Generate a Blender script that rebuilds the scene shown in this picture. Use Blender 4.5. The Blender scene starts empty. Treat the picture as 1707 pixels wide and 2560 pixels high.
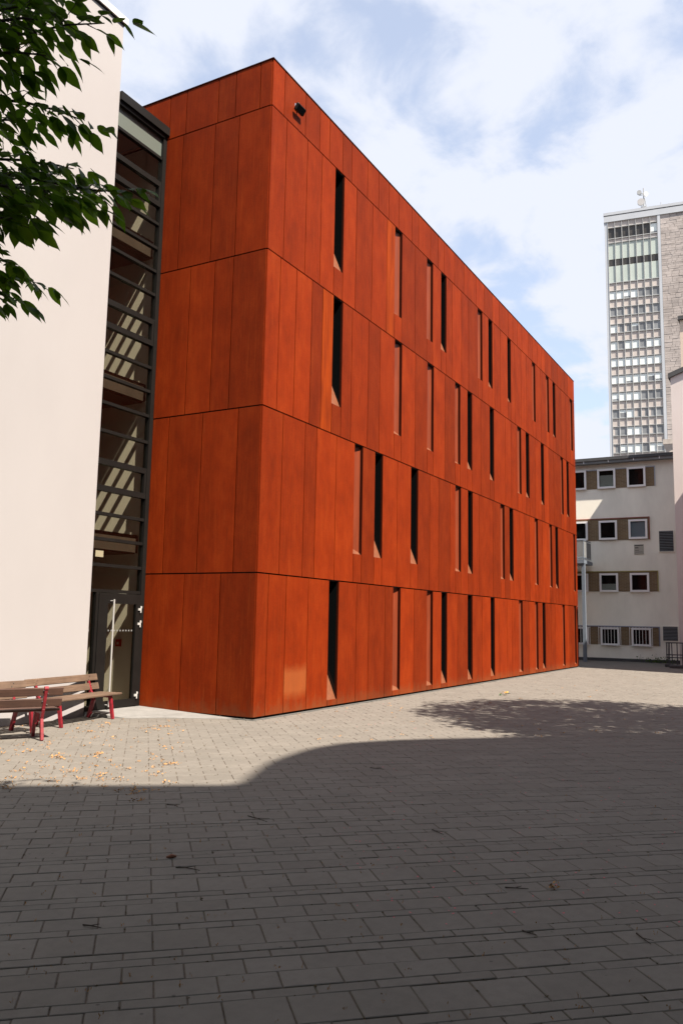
import bpy, bmesh, math, random
from mathutils import Vector, Matrix
random.seed(7)
sc = bpy.context.scene
COL = sc.collection

# ------------------------------------------------------------------ camera
CX, CY, CZ = -12.6068, -8.7953, 1.8
YAW, PITCH, ROLL = math.radians(29.1586), math.radians(7.5637), math.radians(1.0837)
FPX, PPX, PPY = 2063.16, 853.5, 1280.0
CAM = Vector((CX, CY, CZ))
_f = Vector((math.cos(PITCH)*math.cos(YAW), math.cos(PITCH)*math.sin(YAW), math.sin(PITCH)))
_r0 = Vector((math.sin(YAW), -math.cos(YAW), 0)); _u0 = _r0.cross(_f)
_r = _r0*math.cos(ROLL) + _u0*math.sin(ROLL)
_u = _u0*math.cos(ROLL) - _r0*math.sin(ROLL)
cd = bpy.data.cameras.new('camera'); cam = bpy.data.objects.new('camera', cd); COL.objects.link(cam)
cd.sensor_fit = 'VERTICAL'; cd.sensor_height = 36.0; cd.lens = FPX/2560*36.0
cd.clip_start = 0.05; cd.clip_end = 3000
m3 = Matrix((_r, _u, -_f)).transposed()
cam.matrix_world = Matrix.Translation(CAM) @ m3.to_4x4()
sc.camera = cam

# ------------------------------------------------------------------ light
SUN_AZ, SUN_EL = math.radians(71.5), math.radians(54.0)
SH = Vector((math.cos(SUN_AZ), math.sin(SUN_AZ), 0))          # the way shadows fall
TE = math.tan(SUN_EL)
sd = bpy.data.lights.new('sun', 'SUN'); sun = bpy.data.objects.new('sun', sd); COL.objects.link(sun)
sd.energy = 5.0; sd.angle = math.radians(0.53); sd.color = (1.0, 0.88, 0.75)
sun.rotation_euler = Vector((SH.x*math.cos(SUN_EL), SH.y*math.cos(SUN_EL), -math.sin(SUN_EL))).to_track_quat('-Z', 'Y').to_euler()
sun.location = (-20, -20, 40)

CLOUD_SEED = 4.4
w = bpy.data.worlds.new('World'); sc.world = w; w.use_nodes = True
nt = w.node_tree; nt.nodes.clear()
def N(t, **k):
    n = nt.nodes.new(t)
    for a, b in k.items(): setattr(n, a, b)
    return n
sky = N('ShaderNodeTexSky', sky_type='NISHITA'); sky.sun_disc = False
sky.sun_elevation = SUN_EL; sky.sun_rotation = math.atan2(-SH.x, -SH.y); sky.dust_density = 1.4; sky.air_density = 1.0
tc = N('ShaderNodeTexCoord'); sep = N('ShaderNodeSeparateXYZ'); nt.links.new(tc.outputs['Generated'], sep.inputs[0])
zz = N('ShaderNodeMath', operation='ADD'); zz.inputs[1].default_value = 0.22; nt.links.new(sep.outputs[2], zz.inputs[0])
zm = N('ShaderNodeMath', operation='MAXIMUM'); zm.inputs[1].default_value = 0.12; nt.links.new(zz.outputs[0], zm.inputs[0])
dx = N('ShaderNodeMath', operation='DIVIDE'); dy = N('ShaderNodeMath', operation='DIVIDE')
nt.links.new(sep.outputs[0], dx.inputs[0]); nt.links.new(zm.outputs[0], dx.inputs[1])
nt.links.new(sep.outputs[1], dy.inputs[0]); nt.links.new(zm.outputs[0], dy.inputs[1])
cmb = N('ShaderNodeCombineXYZ'); cmb.inputs[2].default_value = CLOUD_SEED; nt.links.new(dx.outputs[0], cmb.inputs[0]); nt.links.new(dy.outputs[0], cmb.inputs[1])
n1 = N('ShaderNodeTexNoise'); n1.inputs['Scale'].default_value = 5.2; n1.inputs['Detail'].default_value = 9; n1.inputs['Roughness'].default_value = 0.56; n1.inputs['Distortion'].default_value = 0.25
nt.links.new(cmb.outputs[0], n1.inputs['Vector'])
n2 = N('ShaderNodeTexNoise'); n2.inputs['Scale'].default_value = 0.9; n2.inputs['Detail'].default_value = 2
nt.links.new(cmb.outputs[0], n2.inputs['Vector'])
ad = N('ShaderNodeMath', operation='MULTIPLY_ADD'); ad.inputs[1].default_value = 0.45; nt.links.new(n2.outputs[0], ad.inputs[0]); nt.links.new(n1.outputs[0], ad.inputs[2])
rp = N('ShaderNodeValToRGB'); nt.links.new(ad.outputs[0], rp.inputs[0])
rp.color_ramp.interpolation = 'EASE'
rp.color_ramp.elements[0].position = 0.56; rp.color_ramp.elements[0].color = (0.46, 0.46, 0.46, 1)
rp.color_ramp.elements[1].position = 0.765; rp.color_ramp.elements[1].color = (1, 1, 1, 1)
skm = N('ShaderNodeVectorMath', operation='SCALE'); skm.inputs['Scale'].default_value = 1.02; nt.links.new(sky.outputs[0], skm.inputs[0])
mx = N('ShaderNodeMixRGB'); nt.links.new(rp.outputs[0], mx.inputs[0]); nt.links.new(skm.outputs[0], mx.inputs[1])
mx.inputs[2].default_value = (3.30, 3.46, 3.90, 1)
bg = N('ShaderNodeBackground'); bg.inputs['Strength'].default_value = 0.10; nt.links.new(mx.outputs[0], bg.inputs[0])
ow = N('ShaderNodeOutputWorld'); nt.links.new(bg.outputs[0], ow.inputs[0])

vs = sc.view_settings; vs.view_transform = 'Standard'; vs.look = 'None'; vs.exposure = 1.4; vs.gamma = 1.0; vs.use_curve_mapping = False
sc.render.engine = 'CYCLES'; sc.render.resolution_x = 682; sc.render.resolution_y = 1024
sc.cycles.transparent_max_bounces = 16

# ------------------------------------------------------------------ pixel -> place
def ray(x, y): return _f + _r*((x-PPX)/FPX) - _u*((y-PPY)/FPX)
def hit(x, y, ax, val):
    d = ray(x, y); return CAM + d*((val-CAM[ax])/d[ax])
def ground(x, y, z=0.0): return hit(x, y, 2, z)
def hitp(x, y, p, n):
    d = ray(x, y); return CAM + d*((p-CAM).dot(n)/d.dot(n))
def proj(p):
    d = Vector(p)-CAM; z = d.dot(_f)
    return (PPX+FPX*d.dot(_r)/z, PPY-FPX*d.dot(_u)/z, z)
def Z(x0, y0, s): return lambda a, b: (x0+a*s, y0+b*s)

# ------------------------------------------------------------------ mesh helpers
class MB:
    def __init__(s): s.v = []; s.f = []
    def add(s, vs, fs):
        o = len(s.v); s.v += [tuple(v) for v in vs]; s.f += [tuple(i+o for i in f) for f in fs]
    def box(s, a, b, M=None):
        x0, y0, z0 = a; x1, y1, z1 = b
        v = [Vector(q) for q in ((x0,y0,z0),(x1,y0,z0),(x1,y1,z0),(x0,y1,z0),(x0,y0,z1),(x1,y0,z1),(x1,y1,z1),(x0,y1,z1))]
        if M: v = [M @ q for q in v]
        s.add(v, [(0,3,2,1),(4,5,6,7),(0,1,5,4),(1,2,6,5),(2,3,7,6),(3,0,4,7)])
    def quad(s, a, b, c, d): s.add([a,b,c,d], [(0,1,2,3)])
    def prism(s, pts, z0, z1):
        n = len(pts)
        v = [(p[0],p[1],z0) for p in pts]+[(p[0],p[1],z1) for p in pts]
        s.add(v, [tuple(range(n-1,-1,-1)), tuple(range(n,2*n))]+[(i,(i+1)%n,n+(i+1)%n,n+i) for i in range(n)])
    def tube(s, pts, rad, k=8):
        pts = [Vector(p) for p in pts]; rad = rad if isinstance(rad, (list,tuple)) else [rad]*len(pts)
        rings = []; up = None
        for i, p in enumerate(pts):
            t = (pts[min(i+1,len(pts)-1)]-pts[max(i-1,0)]).normalized()
            if up is None: up = Vector((0,0,1)) if abs(t.z) < .9 else Vector((1,0,0))
            a = t.cross(up).normalized(); b = a.cross(t).normalized(); up = b
            rings.append([p+(a*math.cos(2*math.pi*j/k)+b*math.sin(2*math.pi*j/k))*rad[i] for j in range(k)])
        v = [q for r in rings for q in r]; f = []
        for i in range(len(pts)-1):
            for j in range(k): f.append((i*k+j, i*k+(j+1)%k, (i+1)*k+(j+1)%k, (i+1)*k+j))
        f += [tuple(range(k-1,-1,-1)), tuple((len(pts)-1)*k+j for j in range(k))]
        s.add(v, f)
    def build(s, name, mat, parent=None, smooth=False):
        me = bpy.data.meshes.new(name); me.from_pydata(s.v, [], s.f); me.update()
        return mk(name, me, mat, parent, smooth)
def mk(name, me, mat, parent=None, smooth=False):
    o = bpy.data.objects.new(name, me); COL.objects.link(o)
    if mat and not me.materials: me.materials.append(mat)
    if smooth:
        for p in me.polygons: p.use_smooth = True
    if parent: o.parent = parent
    return o
def bevel(o, wdt=0.006, seg=1):
    b = bmesh.new(); b.from_mesh(o.data)
    bmesh.ops.recalc_face_normals(b, faces=b.faces)
    bmesh.ops.bevel(b, geom=b.edges[:], offset=wdt, segments=seg, affect='EDGES', profile=0.5)
    b.to_mesh(o.data); b.free(); return o
def box(name, a, b, mat, parent=None, M=None):
    m = MB(); m.box(a, b, M); return m.build(name, mat, parent)
def empty(name, loc=(0,0,0), rz=0):
    o = bpy.data.objects.new(name, None); COL.objects.link(o); o.location = loc; o.rotation_euler = (0,0,rz)
    o.empty_display_size = 0.2; return o
def tag(o, label=None, cat=None, group=None, kind=None):
    if label: o['label'] = label
    if cat: o['category'] = cat
    if group: o['group'] = group
    if kind: o['kind'] = kind
    return o
def copy_tree(o, parent=None):
    c = o.copy(); COL.objects.link(c); c.parent = parent
    for ch in list(o.children): copy_tree(ch, c)
    return c

# ------------------------------------------------------------------ materials
def newmat(name):
    m = bpy.data.materials.new(name); m.use_nodes = True
    t = m.node_tree; t.nodes.clear()
    out = t.nodes.new('ShaderNodeOutputMaterial'); b = t.nodes.new('ShaderNodeBsdfPrincipled')
    t.links.new(b.outputs[0], out.inputs[0])
    return m, t, b, out
def nd(t, typ, **k):
    n = t.nodes.new(typ)
    for a, b in k.items(): setattr(n, a, b)
    return n
def noise(t, scale, detail=4, rough=0.55, vec=None, stretch=None):
    n = nd(t, 'ShaderNodeTexNoise'); n.inputs['Scale'].default_value = scale
    n.inputs['Detail'].default_value = detail; n.inputs['Roughness'].default_value = rough
    g = nd(t, 'ShaderNodeNewGeometry'); src = vec or g.outputs['Position']
    if stretch:
        mp = nd(t, 'ShaderNodeMapping'); mp.inputs['Scale'].default_value = stretch
        t.links.new(src, mp.inputs[0]); src = mp.outputs[0]
    t.links.new(src, n.inputs['Vector']); return n.outputs[0]
def ramp(t, src, stops):
    r = nd(t, 'ShaderNodeValToRGB'); t.links.new(src, r.inputs[0])
    e = r.color_ramp.elements
    while len(e) < len(stops): e.new(0.5)
    for i, (p, c) in enumerate(stops):
        e[i].position = p; e[i].color = (c if hasattr(c, '__len__') else (c,c,c))+((1,) if not hasattr(c,'__len__') or len(c)==3 else ())
    return r.outputs[0]
def mixc(t, fac, a, b, mode='MIX'):
    m = nd(t, 'ShaderNodeMixRGB', blend_type=mode)
    for i, v in ((0,fac),(1,a),(2,b)):
        if hasattr(v, 'is_linked'): t.links.new(v, m.inputs[i])
        elif i == 0: m.inputs[0].default_value = v
        else: m.inputs[i].default_value = tuple(v)+(1,)
    return m.outputs[0]
def math_(t, op, a, b=None, c=None):
    m = nd(t, 'ShaderNodeMath', operation=op)
    for i, v in enumerate((a,b,c)):
        if v is None: continue
        if hasattr(v, 'is_linked'): t.links.new(v, m.inputs[i])
        else: m.inputs[i].default_value = v
    return m.outputs[0]
def bump(t, b, h, strength=0.2, dist=0.01):
    n = nd(t, 'ShaderNodeBump'); n.inputs['Strength'].default_value = strength; n.inputs['Distance'].default_value = dist
    t.links.new(h, n.inputs['Height']); t.links.new(n.outputs[0], b.inputs['Normal'])
def simple(name, col, rough=0.5, metal=0.0, var=0.0, scale=6.0, bmp=0.0, spec=0.5, stretch=None):
    m, t, b, o = newmat(name)
    b.inputs['Roughness'].default_value = rough; b.inputs['Metallic'].default_value = metal
    b.inputs['Specular IOR Level'].default_value = spec
    if var:
        n = noise(t, scale, 6, 0.6, stretch=stretch)
        lo = tuple(max(0,c*(1-var)) for c in col); hi = tuple(min(1,c*(1+var)) for c in col)
        t.links.new(ramp(t, n, [(0.3, lo), (0.7, hi)]), b.inputs['Base Color'])
        if bmp: bump(t, b, noise(t, scale*14, 3), bmp, 0.005)
    else: b.inputs['Base Color'].default_value = tuple(col)+(1,)
    return m

def corten(name, orange=0.0, patch=None, dark=1.0):
    m, t, b, o = newmat(name)
    oi = nd(t, 'ShaderNodeObjectInfo')
    big = noise(t, 1.3, 7, 0.68, stretch=(1.5,1.5,0.75))
    mot = noise(t, 6.5, 6, 0.68, stretch=(1,1,0.55))
    strk = noise(t, 9.0, 5, 0.65, stretch=(2.4,2.4,0.07))
    fstr = noise(t, 30.0, 3, 0.6, stretch=(2.2,2.2,0.045))
    fine = noise(t, 55.0, 4, 0.7, stretch=(1,1,0.5))
    base = ramp(t, big, [(0.30, (0.1253,0.0132,0.0016)), (0.5, (0.1770,0.0184,0.0020)), (0.70, (0.2179,0.0272,0.0033))])
    base = mixc(t, ramp(t, mot, [(0.30, 0.30), (0.50, 0.0)]), base, (0.1089,0.0132,0.0022))
    base = mixc(t, ramp(t, mot, [(0.54, 0.0), (0.74, 0.25)]), base, (0.2451,0.0399,0.0063))
    base = mixc(t, ramp(t, strk, [(0.54, 0.0), (0.78, 0.6)]), base, (0.2588,0.0440,0.0068))
    base = mixc(t, ramp(t, strk, [(0.24, 0.55), (0.44, 0.0)]), base, (0.1135,0.0137,0.0025))
    base = mixc(t, ramp(t, fstr, [(0.30, 0.55), (0.50, 0.0)]), base, (0.1044,0.0126,0.0022))
    base = mixc(t, ramp(t, fine, [(0.36, 0.35), (0.55, 0.0)]), base, (0.0954,0.0126,0.0025))
    # dusty splash marks above the ground
    gsp = nd(t, 'ShaderNodeNewGeometry'); ssp = nd(t, 'ShaderNodeSeparateXYZ'); t.links.new(gsp.outputs['Position'], ssp.inputs[0])
    spl = math_(t, 'ADD', ssp.outputs[2], math_(t, 'MULTIPLY', math_(t, 'SUBTRACT', mot, 0.5), 0.9))
    base = mixc(t, ramp(t, spl, [(0.02, 0.5), (0.30, 0.0)]), base, (0.1498,0.0524,0.0202))
    # each plate weathers a little differently
    pv = ramp(t, oi.outputs['Random'], [(0.0, (0.75,0.80,0.9)), (0.5, (0.95,0.96,0.97)), (1.0, (1.13,1.16,1.12))])
    base = mixc(t, 1.0, base, pv, 'MULTIPLY')
    # pale run-off marks
    run = noise(t, 2.3, 6, 0.7, stretch=(4.5,4.5,0.5))
    base = mixc(t, ramp(t, run, [(0.62, 0.0), (0.80, 0.42)]), base, (0.2905,0.0786,0.0202))
    if orange:
        bl = noise(t, 1.7, 4, 0.6, stretch=(3,3,0.4))
        base = mixc(t, ramp(t, bl, [(0.36, orange*0.25), (0.6, orange)]), base, (0.3450,0.0524,0.0032))
    if patch:
        g = nd(t, 'ShaderNodeNewGeometry'); sp = nd(t, 'ShaderNodeSeparateXYZ'); t.links.new(g.outputs['Position'], sp.inputs[0])
        wob = noise(t, 3.0, 4, 0.6)
        zc = math_(t, 'ABSOLUTE', math_(t, 'SUBTRACT', math_(t, 'ADD', sp.outputs[2], math_(t, 'MULTIPLY', wob, 0.25)), patch[0]+0.12))
        fac = ramp(t, math_(t, 'DIVIDE', zc, patch[1]), [(0.45, 0.42), (1.15, 0.0)])
        base = mixc(t, fac, base, (0.2996,0.1049,0.0332))
    if dark != 1.0: base = mixc(t, 1.0, base, (dark,dark,dark), 'MULTIPLY')
    t.links.new(base, b.inputs['Base Color'])
    t.links.new(ramp(t, fine, [(0.3, 0.72), (0.7, 0.6)]), b.inputs['Roughness'])
    b.inputs['Specular IOR Level'].default_value = 0.06
    wav = noise(t, 0.9, 2, 0.5, stretch=(1,1,0.5))
    bump(t, b, math_(t, 'ADD', math_(t, 'MULTIPLY', fine, 0.05), math_(t, 'MULTIPLY', wav, 1.0)), 0.5, 0.012)
    return m
M = {}
M['corten'] = corten('corten_steel')
M['corten_o'] = corten('corten_steel_orange', orange=0.5)
M['corten_patch'] = corten('corten_steel_rubbed', patch=(0.62, 0.36))
M['corten_sill'] = simple('corten_sill', (0.165,0.058,0.028), 0.6, 0, 0.15, 12, 0.1, 0.2)  # sky sheen on the sills put into a paler base colour
M['shutter'] = simple('shutter_steel', (0.165,0.0310,0.0105), 0.5, 0, 0.22, 7, 0, 0.35, stretch=(1,1,0.15))
M['corten_edge'] = simple('corten_edge', (0.030,0.0045,0.0016), 0.8, 0, 0.2, 20, spec=0.06)
M['dark_steel'] = simple('dark_steel', (0.007,0.006,0.0055), 0.6, 0, 0.2, 8, spec=0.15)
M['black'] = simple('black_void', (0.006,0.006,0.006), 0.9)
M['slot_glass'] = simple('slot_glass', (0.0035,0.0042,0.0045), 0.1, 0, 0, spec=0.28)
M['frame_black'] = simple('anthracite_aluminium', (0.0085,0.0080,0.0075), 0.5, 0, 0.15, 5, spec=0.18)
M['steel'] = simple('brushed_steel', (0.72,0.72,0.72), 0.28, 1.0)
M['handle'] = simple('satin_steel', (0.48,0.48,0.47), 0.3, 0.35)
M['hinge'] = simple('hinge_steel', (0.42,0.42,0.41), 0.4)
M['alu_white'] = simple('white_metal', (0.80,0.80,0.80), 0.4)
M['grey_steel'] = simple('grey_blue_paint', (0.14,0.17,0.21), 0.5, 0, 0.1, 5)
M['red_paint'] = simple('red_iron_paint', (0.19,0.010,0.018), 0.42, 0, 0.35, 14, 0.1)
M['spandrel'] = simple('green_grey_panel', (0.11,0.13,0.115), 0.35)
M['concrete'] = simple('concrete_slab', (0.1901,0.1901,0.1842), 0.85, 0, 0.18, 3, 0.25)
M['edging'] = simple('steel_edging', (0.10,0.105,0.10), 0.6, 0, 0.3, 12)
def plaster(name, col, stain=0.12, fine=90, stretch=(1,1,0.45)):
    m, t, b, o = newmat(name)
    big = noise(t, 0.7, 6, 0.6, stretch=stretch); fn = noise(t, fine, 3, 0.6)
    lo = tuple(c*(1-stain) for c in col)
    base = mixc(t, ramp(t, big, [(0.3, 1.0), (0.6, 0.0)]), col, lo)
    base = mixc(t, ramp(t, fn, [(0.3, 0.10), (0.6, 0.0)]), base, tuple(c*0.7 for c in col))
    t.links.new(base, b.inputs['Base Color']); b.inputs['Roughness'].default_value = 0.92
    b.inputs['Specular IOR Level'].default_value = 0.2
    bump(t, b, fn, 0.35, 0.006); return m
M['white_plaster'] = plaster('white_plaster', (0.342,0.331,0.336), 0.045)
M['cream_plaster'] = plaster('cream_plaster', (0.85,0.83,0.735), 0.16)
M['pink_plaster'] = plaster('pink_plaster', (0.62,0.57,0.55), 0.08)
M['beige_plaster'] = plaster('beige_plaster', (0.60,0.50,0.42), 0.08)
M['grey_plaster'] = plaster('grey_plaster', (0.10,0.105,0.11), 0.12)
M['in_wall'] = plaster('interior_paint', (0.62,0.62,0.56), 0.03)
M['in_brown'] = simple('brown_ceiling_boards', (0.040,0.030,0.024), 0.6, 0, 0.25, 3)
M['in_floor'] = simple('interior_floor', (0.16,0.15,0.13), 0.6)
def glass(name, tint=(0.87,0.86,0.81), ior=1.5, rough=0.0, boost=0.6):
    m = bpy.data.materials.new(name); m.use_nodes = True; t = m.node_tree; t.nodes.clear()
    out = t.nodes.new('ShaderNodeOutputMaterial')
    tr = nd(t, 'ShaderNodeBsdfTransparent'); tr.inputs[0].default_value = tint+(1,)
    gl = nd(t, 'ShaderNodeBsdfGlossy'); gl.inputs['Roughness'].default_value = rough; gl.inputs[0].default_value = (0.9,0.92,0.9,1)
    fr = nd(t, 'ShaderNodeFresnel'); g = nd(t, 'ShaderNodeNewGeometry'); t.links.new(math_(t, 'MULTIPLY_ADD', g.outputs['Backfacing'], 1/ior-ior, ior), fr.inputs[0])
    mx = nd(t, 'ShaderNodeMixShader'); t.links.new(math_(t, 'MULTIPLY', fr.outputs[0], boost), mx.inputs[0])
    t.links.new(tr.outputs[0], mx.inputs[1]); t.links.new(gl.outputs[0], mx.inputs[2])
    t.links.new(mx.outputs[0], out.inputs[0]); return m
M['glass'] = glass('tinted_glass')
M['clear_glass'] = glass('window_glass', (0.75,0.78,0.78), 1.5, 0.0, 0.3)
M['tower_pale'] = simple('tower_pane_pale', (0.6253,0.6929,0.7013), 0.25, 0, 0.10, 0.25)
M['tower_grey'] = simple('tower_pane_grey', (0.1690,0.1817,0.1943), 0.15, 0, 0.3, 0.3)
M['tower_dark'] = simple('tower_pane_dark', (0.030,0.028,0.026), 0.3, 0, 0.5, 0.5)
M['tower_green'] = simple('tower_tall_pane', (0.3718,0.4309,0.4056), 0.22, 0, 0.08, 0.3)
M['tower_spandrel'] = simple('tower_spandrel', (0.4056,0.3760,0.3591), 0.7, 0, 0.14, 0.6)
M['tower_alu'] = simple('tower_aluminium', (0.4901,0.5154,0.5239), 0.45, 0.0, 0.1, 0.4)
M['tower_frame'] = simple('tower_frame', (0.2788,0.2957,0.3042), 0.5, 0.0, 0.1, 0.4)
M['tower_blue'] = simple('tower_edge_panel', (0.3718,0.4056,0.4479), 0.5, 0.0, 0.08, 0.2)
def stone(name):
    m, t, b, o = newmat(name)
    n = noise(t, 0.55, 8, 0.7); n2 = noise(t, 0.08, 3, 0.6, stretch=(1,1,0.5)); ab = nd(t, 'ShaderNodeAttribute'); ab.attribute_name = 'rnd'
    base = ramp(t, n, [(0.25, (0.22,0.205,0.20)), (0.5, (0.37,0.345,0.335)), (0.75, (0.47,0.44,0.43))])
    base = mixc(t, ramp(t, n2, [(0.4, 0.5), (0.62, 0.0)]), base, (0.22,0.20,0.19))
    base = mixc(t, 0.4, base, ramp(t, ab.outputs['Fac'], [(0.0, (0.62,0.62,0.63)), (0.5, (1,1,1)), (1.0, (1.18,1.16,1.14))]), 'MULTIPLY')
    t.links.new(base, b.inputs['Base Color']); b.inputs['Roughness'].default_value = 0.9; return m
M['stone'] = stone('tower_stone')
M['brick'] = None
def brickmat():
    m, t, b, o = newmat('brown_brick_slips')
    g = nd(t, 'ShaderNodeNewGeometry'); sp = nd(t, 'ShaderNodeSeparateXYZ'); t.links.new(g.outputs['Position'], sp.inputs[0])
    c = nd(t, 'ShaderNodeCombineXYZ'); t.links.new(sp.outputs[1], c.inputs[0]); t.links.new(sp.outputs[2], c.inputs[1])
    br = nd(t, 'ShaderNodeTexBrick'); t.links.new(c.outputs[0], br.inputs['Vector'])
    br.inputs['Scale'].default_value = 1.0; br.inputs['Brick Width'].default_value = 0.25; br.inputs['Row Height'].default_value = 0.075; br.inputs['Mortar Size'].default_value = 0.008
    br.inputs['Color1'].default_value = (0.15,0.10,0.055,1); br.inputs['Color2'].default_value = (0.20,0.135,0.07,1); br.inputs['Mortar'].default_value = (0.24,0.20,0.14,1)
    t.links.new(br.outputs[0], b.inputs['Base Color']); b.inputs['Roughness'].default_value = 0.9
    bump(t, b, br.outputs[1], -0.5, 0.01); return m
M['brick'] = brickmat()
def paver(name, attr):
    m, t, b, o = newmat(name)
    if attr:
        a = nd(t, 'ShaderNodeAttribute'); a.attribute_name = 'rnd'; rnd = a.outputs['Fac']
    else: rnd = nd(t, 'ShaderNodeObjectInfo').outputs['Random']
    n = noise(t, 1.3, 5, 0.6); f = noise(t, 160, 3, 0.7); md = noise(t, 12, 5, 0.65); bigs = noise(t, 0.28, 4, 0.6)
    base = ramp(t, rnd, [(0.0, (0.1515,0.1399,0.1236)), (0.5, (0.1623,0.1504,0.1332)), (1.0, (0.1732,0.1609,0.1428))])
    base = mixc(t, ramp(t, n, [(0.35, 0.35), (0.62, 0.0)]), base, (0.1149,0.1085,0.0966))
    base = mixc(t, ramp(t, md, [(0.38, 0.22), (0.58, 0.0)]), base, (0.0932,0.0892,0.0783))
    base = mixc(t, ramp(t, bigs, [(0.55, 0.0), (0.75, 0.3)]), base, (0.1848,0.1741,0.1549))
    base = mixc(t, ramp(t, f, [(0.3, 0.35), (0.5, 0.0), (0.72, 0.0)]), base, (0.0985,0.0983,0.0876))
    # dark specks of dirt and chewing gum
    vo = nd(t, 'ShaderNodeTexVoronoi'); vo.inputs['Scale'].default_value = 5.5; g = nd(t, 'ShaderNodeNewGeometry'); t.links.new(g.outputs['Position'], vo.inputs['Vector'])
    base = mixc(t, ramp(t, vo.outputs[0], [(0.035, 0.7), (0.07, 0.0)]), base, (0.0493,0.0466,0.0412))
    t.links.new(base, b.inputs['Base Color']); b.inputs['Roughness'].default_value = 0.88; b.inputs['Specular IOR Level'].default_value = 0.25
    bump(t, b, math_(t, 'ADD', f, math_(t, 'MULTIPLY', md, 1.5)), 0.3, 0.003); return m
M['paver'] = paver('paver_concrete', False); M['paver_field'] = paver('paver_concrete_field', True)
def groundmat():
    m, t, b, o = newmat('joint_soil')
    n = noise(t, 3.0, 5, 0.6); n2 = noise(t, 40, 4, 0.6)
    base = ramp(t, n, [(0.35, (0.062,0.048,0.036)), (0.55, (0.100,0.078,0.058)), (0.72, (0.056,0.060,0.028))])
    base = mixc(t, ramp(t, n2, [(0.4, 0.4), (0.6, 0.0)]), base, (0.035,0.028,0.022))
    t.links.new(base, b.inputs['Base Color']); b.inputs['Roughness'].default_value = 1.0; return m
M['soil'] = groundmat()
def wood(name, c1, c2):
    m, t, b, o = newmat(name)
    tcn = nd(t, 'ShaderNodeTexCoord')
    n = noise(t, 5.0, 6, 0.65, vec=tcn.outputs['Object'], stretch=(0.5,9,9)); n2 = noise(t, 1.8, 4, 0.6, vec=tcn.outputs['Object'])
    base = ramp(t, n, [(0.3, c1), (0.68, c2)])
    base = mixc(t, ramp(t, n2, [(0.4, 0.45), (0.65, 0.0)]), base, tuple(c*0.5 for c in c1))
    t.links.new(base, b.inputs['Base Color']); b.inputs['Roughness'].default_value = 0.75
    bump(t, b, n, 0.5, 0.004); return m
M['wood_grey'] = wood('weathered_bench_wood', (0.085,0.050,0.032), (0.175,0.115,0.076))
M['wood_brown'] = wood('brown_bench_wood', (0.045,0.019,0.012), (0.095,0.045,0.028))
def leafmat(name, c1, c2, trans=0.45):
    m = bpy.data.materials.new(name); m.use_nodes = True; t = m.node_tree; t.nodes.clear()
    out = t.nodes.new('ShaderNodeOutputMaterial')
    oi = nd(t, 'ShaderNodeObjectInfo'); n = noise(t, 9.0, 3, 0.6)
    fac = math_(t, 'MULTIPLY_ADD', oi.outputs['Random'], 0.5, math_(t, 'MULTIPLY', n, 0.6))
    col = ramp(t, fac, [(0.25, c1), (0.75, c2)])
    d = nd(t, 'ShaderNodeBsdfPrincipled'); d.inputs['Roughness'].default_value = 0.45; d.inputs['Specular IOR Level'].default_value = 0.15; t.links.new(col, d.inputs['Base Color'])
    tr = nd(t, 'ShaderNodeBsdfTranslucent'); t.links.new(mixc(t, 1.0, col, (1.25,1.35,0.55), 'MULTIPLY'), tr.inputs[0])
    mx = nd(t, 'ShaderNodeMixShader'); mx.inputs[0].default_value = trans
    t.links.new(d.outputs[0], mx.inputs[1]); t.links.new(tr.outputs[0], mx.inputs[2]); t.links.new(mx.outputs[0], out.inputs[0]); return m
M['leaf'] = leafmat('leaf_green', (0.048,0.100,0.012), (0.135,0.240,0.030), 0.58)
M['leaf_far'] = leafmat('leaf_far', (0.030,0.060,0.012), (0.06,0.11,0.02))
M['bark'] = simple('bark', (0.060,0.048,0.036), 0.9, 0, 0.4, 9, 0.6)
M['litter'] = simple('dry_blossom', (0.32,0.17,0.06), 0.9, 0, 0.45, 30)
M['twig'] = simple('dry_twig', (0.030,0.022,0.015), 0.9)
M['petal'] = simple('pink_petal', (0.45,0.10,0.12), 0.8)
M['roof_dark'] = simple('roof_felt', (0.05,0.052,0.055), 0.7, 0, 0.2, 2)
M['fascia'] = simple('grey_fascia', (0.17,0.18,0.185), 0.6, 0, 0.15, 2)
M['chimney'] = simple('pale_stone', (0.50,0.46,0.42), 0.85, 0, 0.2, 3)
M['blind'] = simple('pale_blind', (0.52,0.50,0.44), 0.8)
M['blind_blue'] = simple('blue_grey_blind', (0.40,0.44,0.50), 0.8)

# ================================================================== GROUND
gm = MB(); gm.quad((-400,-400,-0.005),(700,-400,-0.005),(700,500,-0.005),(-400,500,-0.005))
courtyard = gm.build('ground', M['soil']); tag(courtyard, 'dark soil and sand showing between the courtyard paving slabs', 'ground', kind='structure')
def inside_block(x, y):           # no slabs under the buildings
    return (x > -0.02 and y > -0.02 and x < 25.1) or (y > 2.70) or (x > 33.0) or (y < -26) or (x < -24)
PA = math.radians(42.25); U = Vector((math.cos(PA), math.sin(PA))); V = Vector((-math.sin(PA), math.cos(PA)))
SEQ = [(0.2905,0,2),(0.0966,.5,0),(0.1932,0,1),(0.1932,.5,1),(0.0966,0,0),(0.0966,.5,0)]
LEN = 0.3125; S0 = 1.84; GAP = 0.0075
slabs = []
t = -10.365 - 0.9667*6
k = 0
while t < 40:
    wd, off, typ = SEQ[k % 6]
    if k % 6 == 0: pass
    s = S0 - (off)*LEN - LEN*130
    tc_ = t + wd/2
    for i in range(260):
        sc_ = s + LEN*(i+0.5)
        p = U*tc_ + V*sc_
        if -23 < p.x < 33 and -25 < p.y < 2.7 and not inside_block(p.x, p.y):
            slabs.append((p.x, p.y, wd, typ))
    t += wd; k += 1
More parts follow.
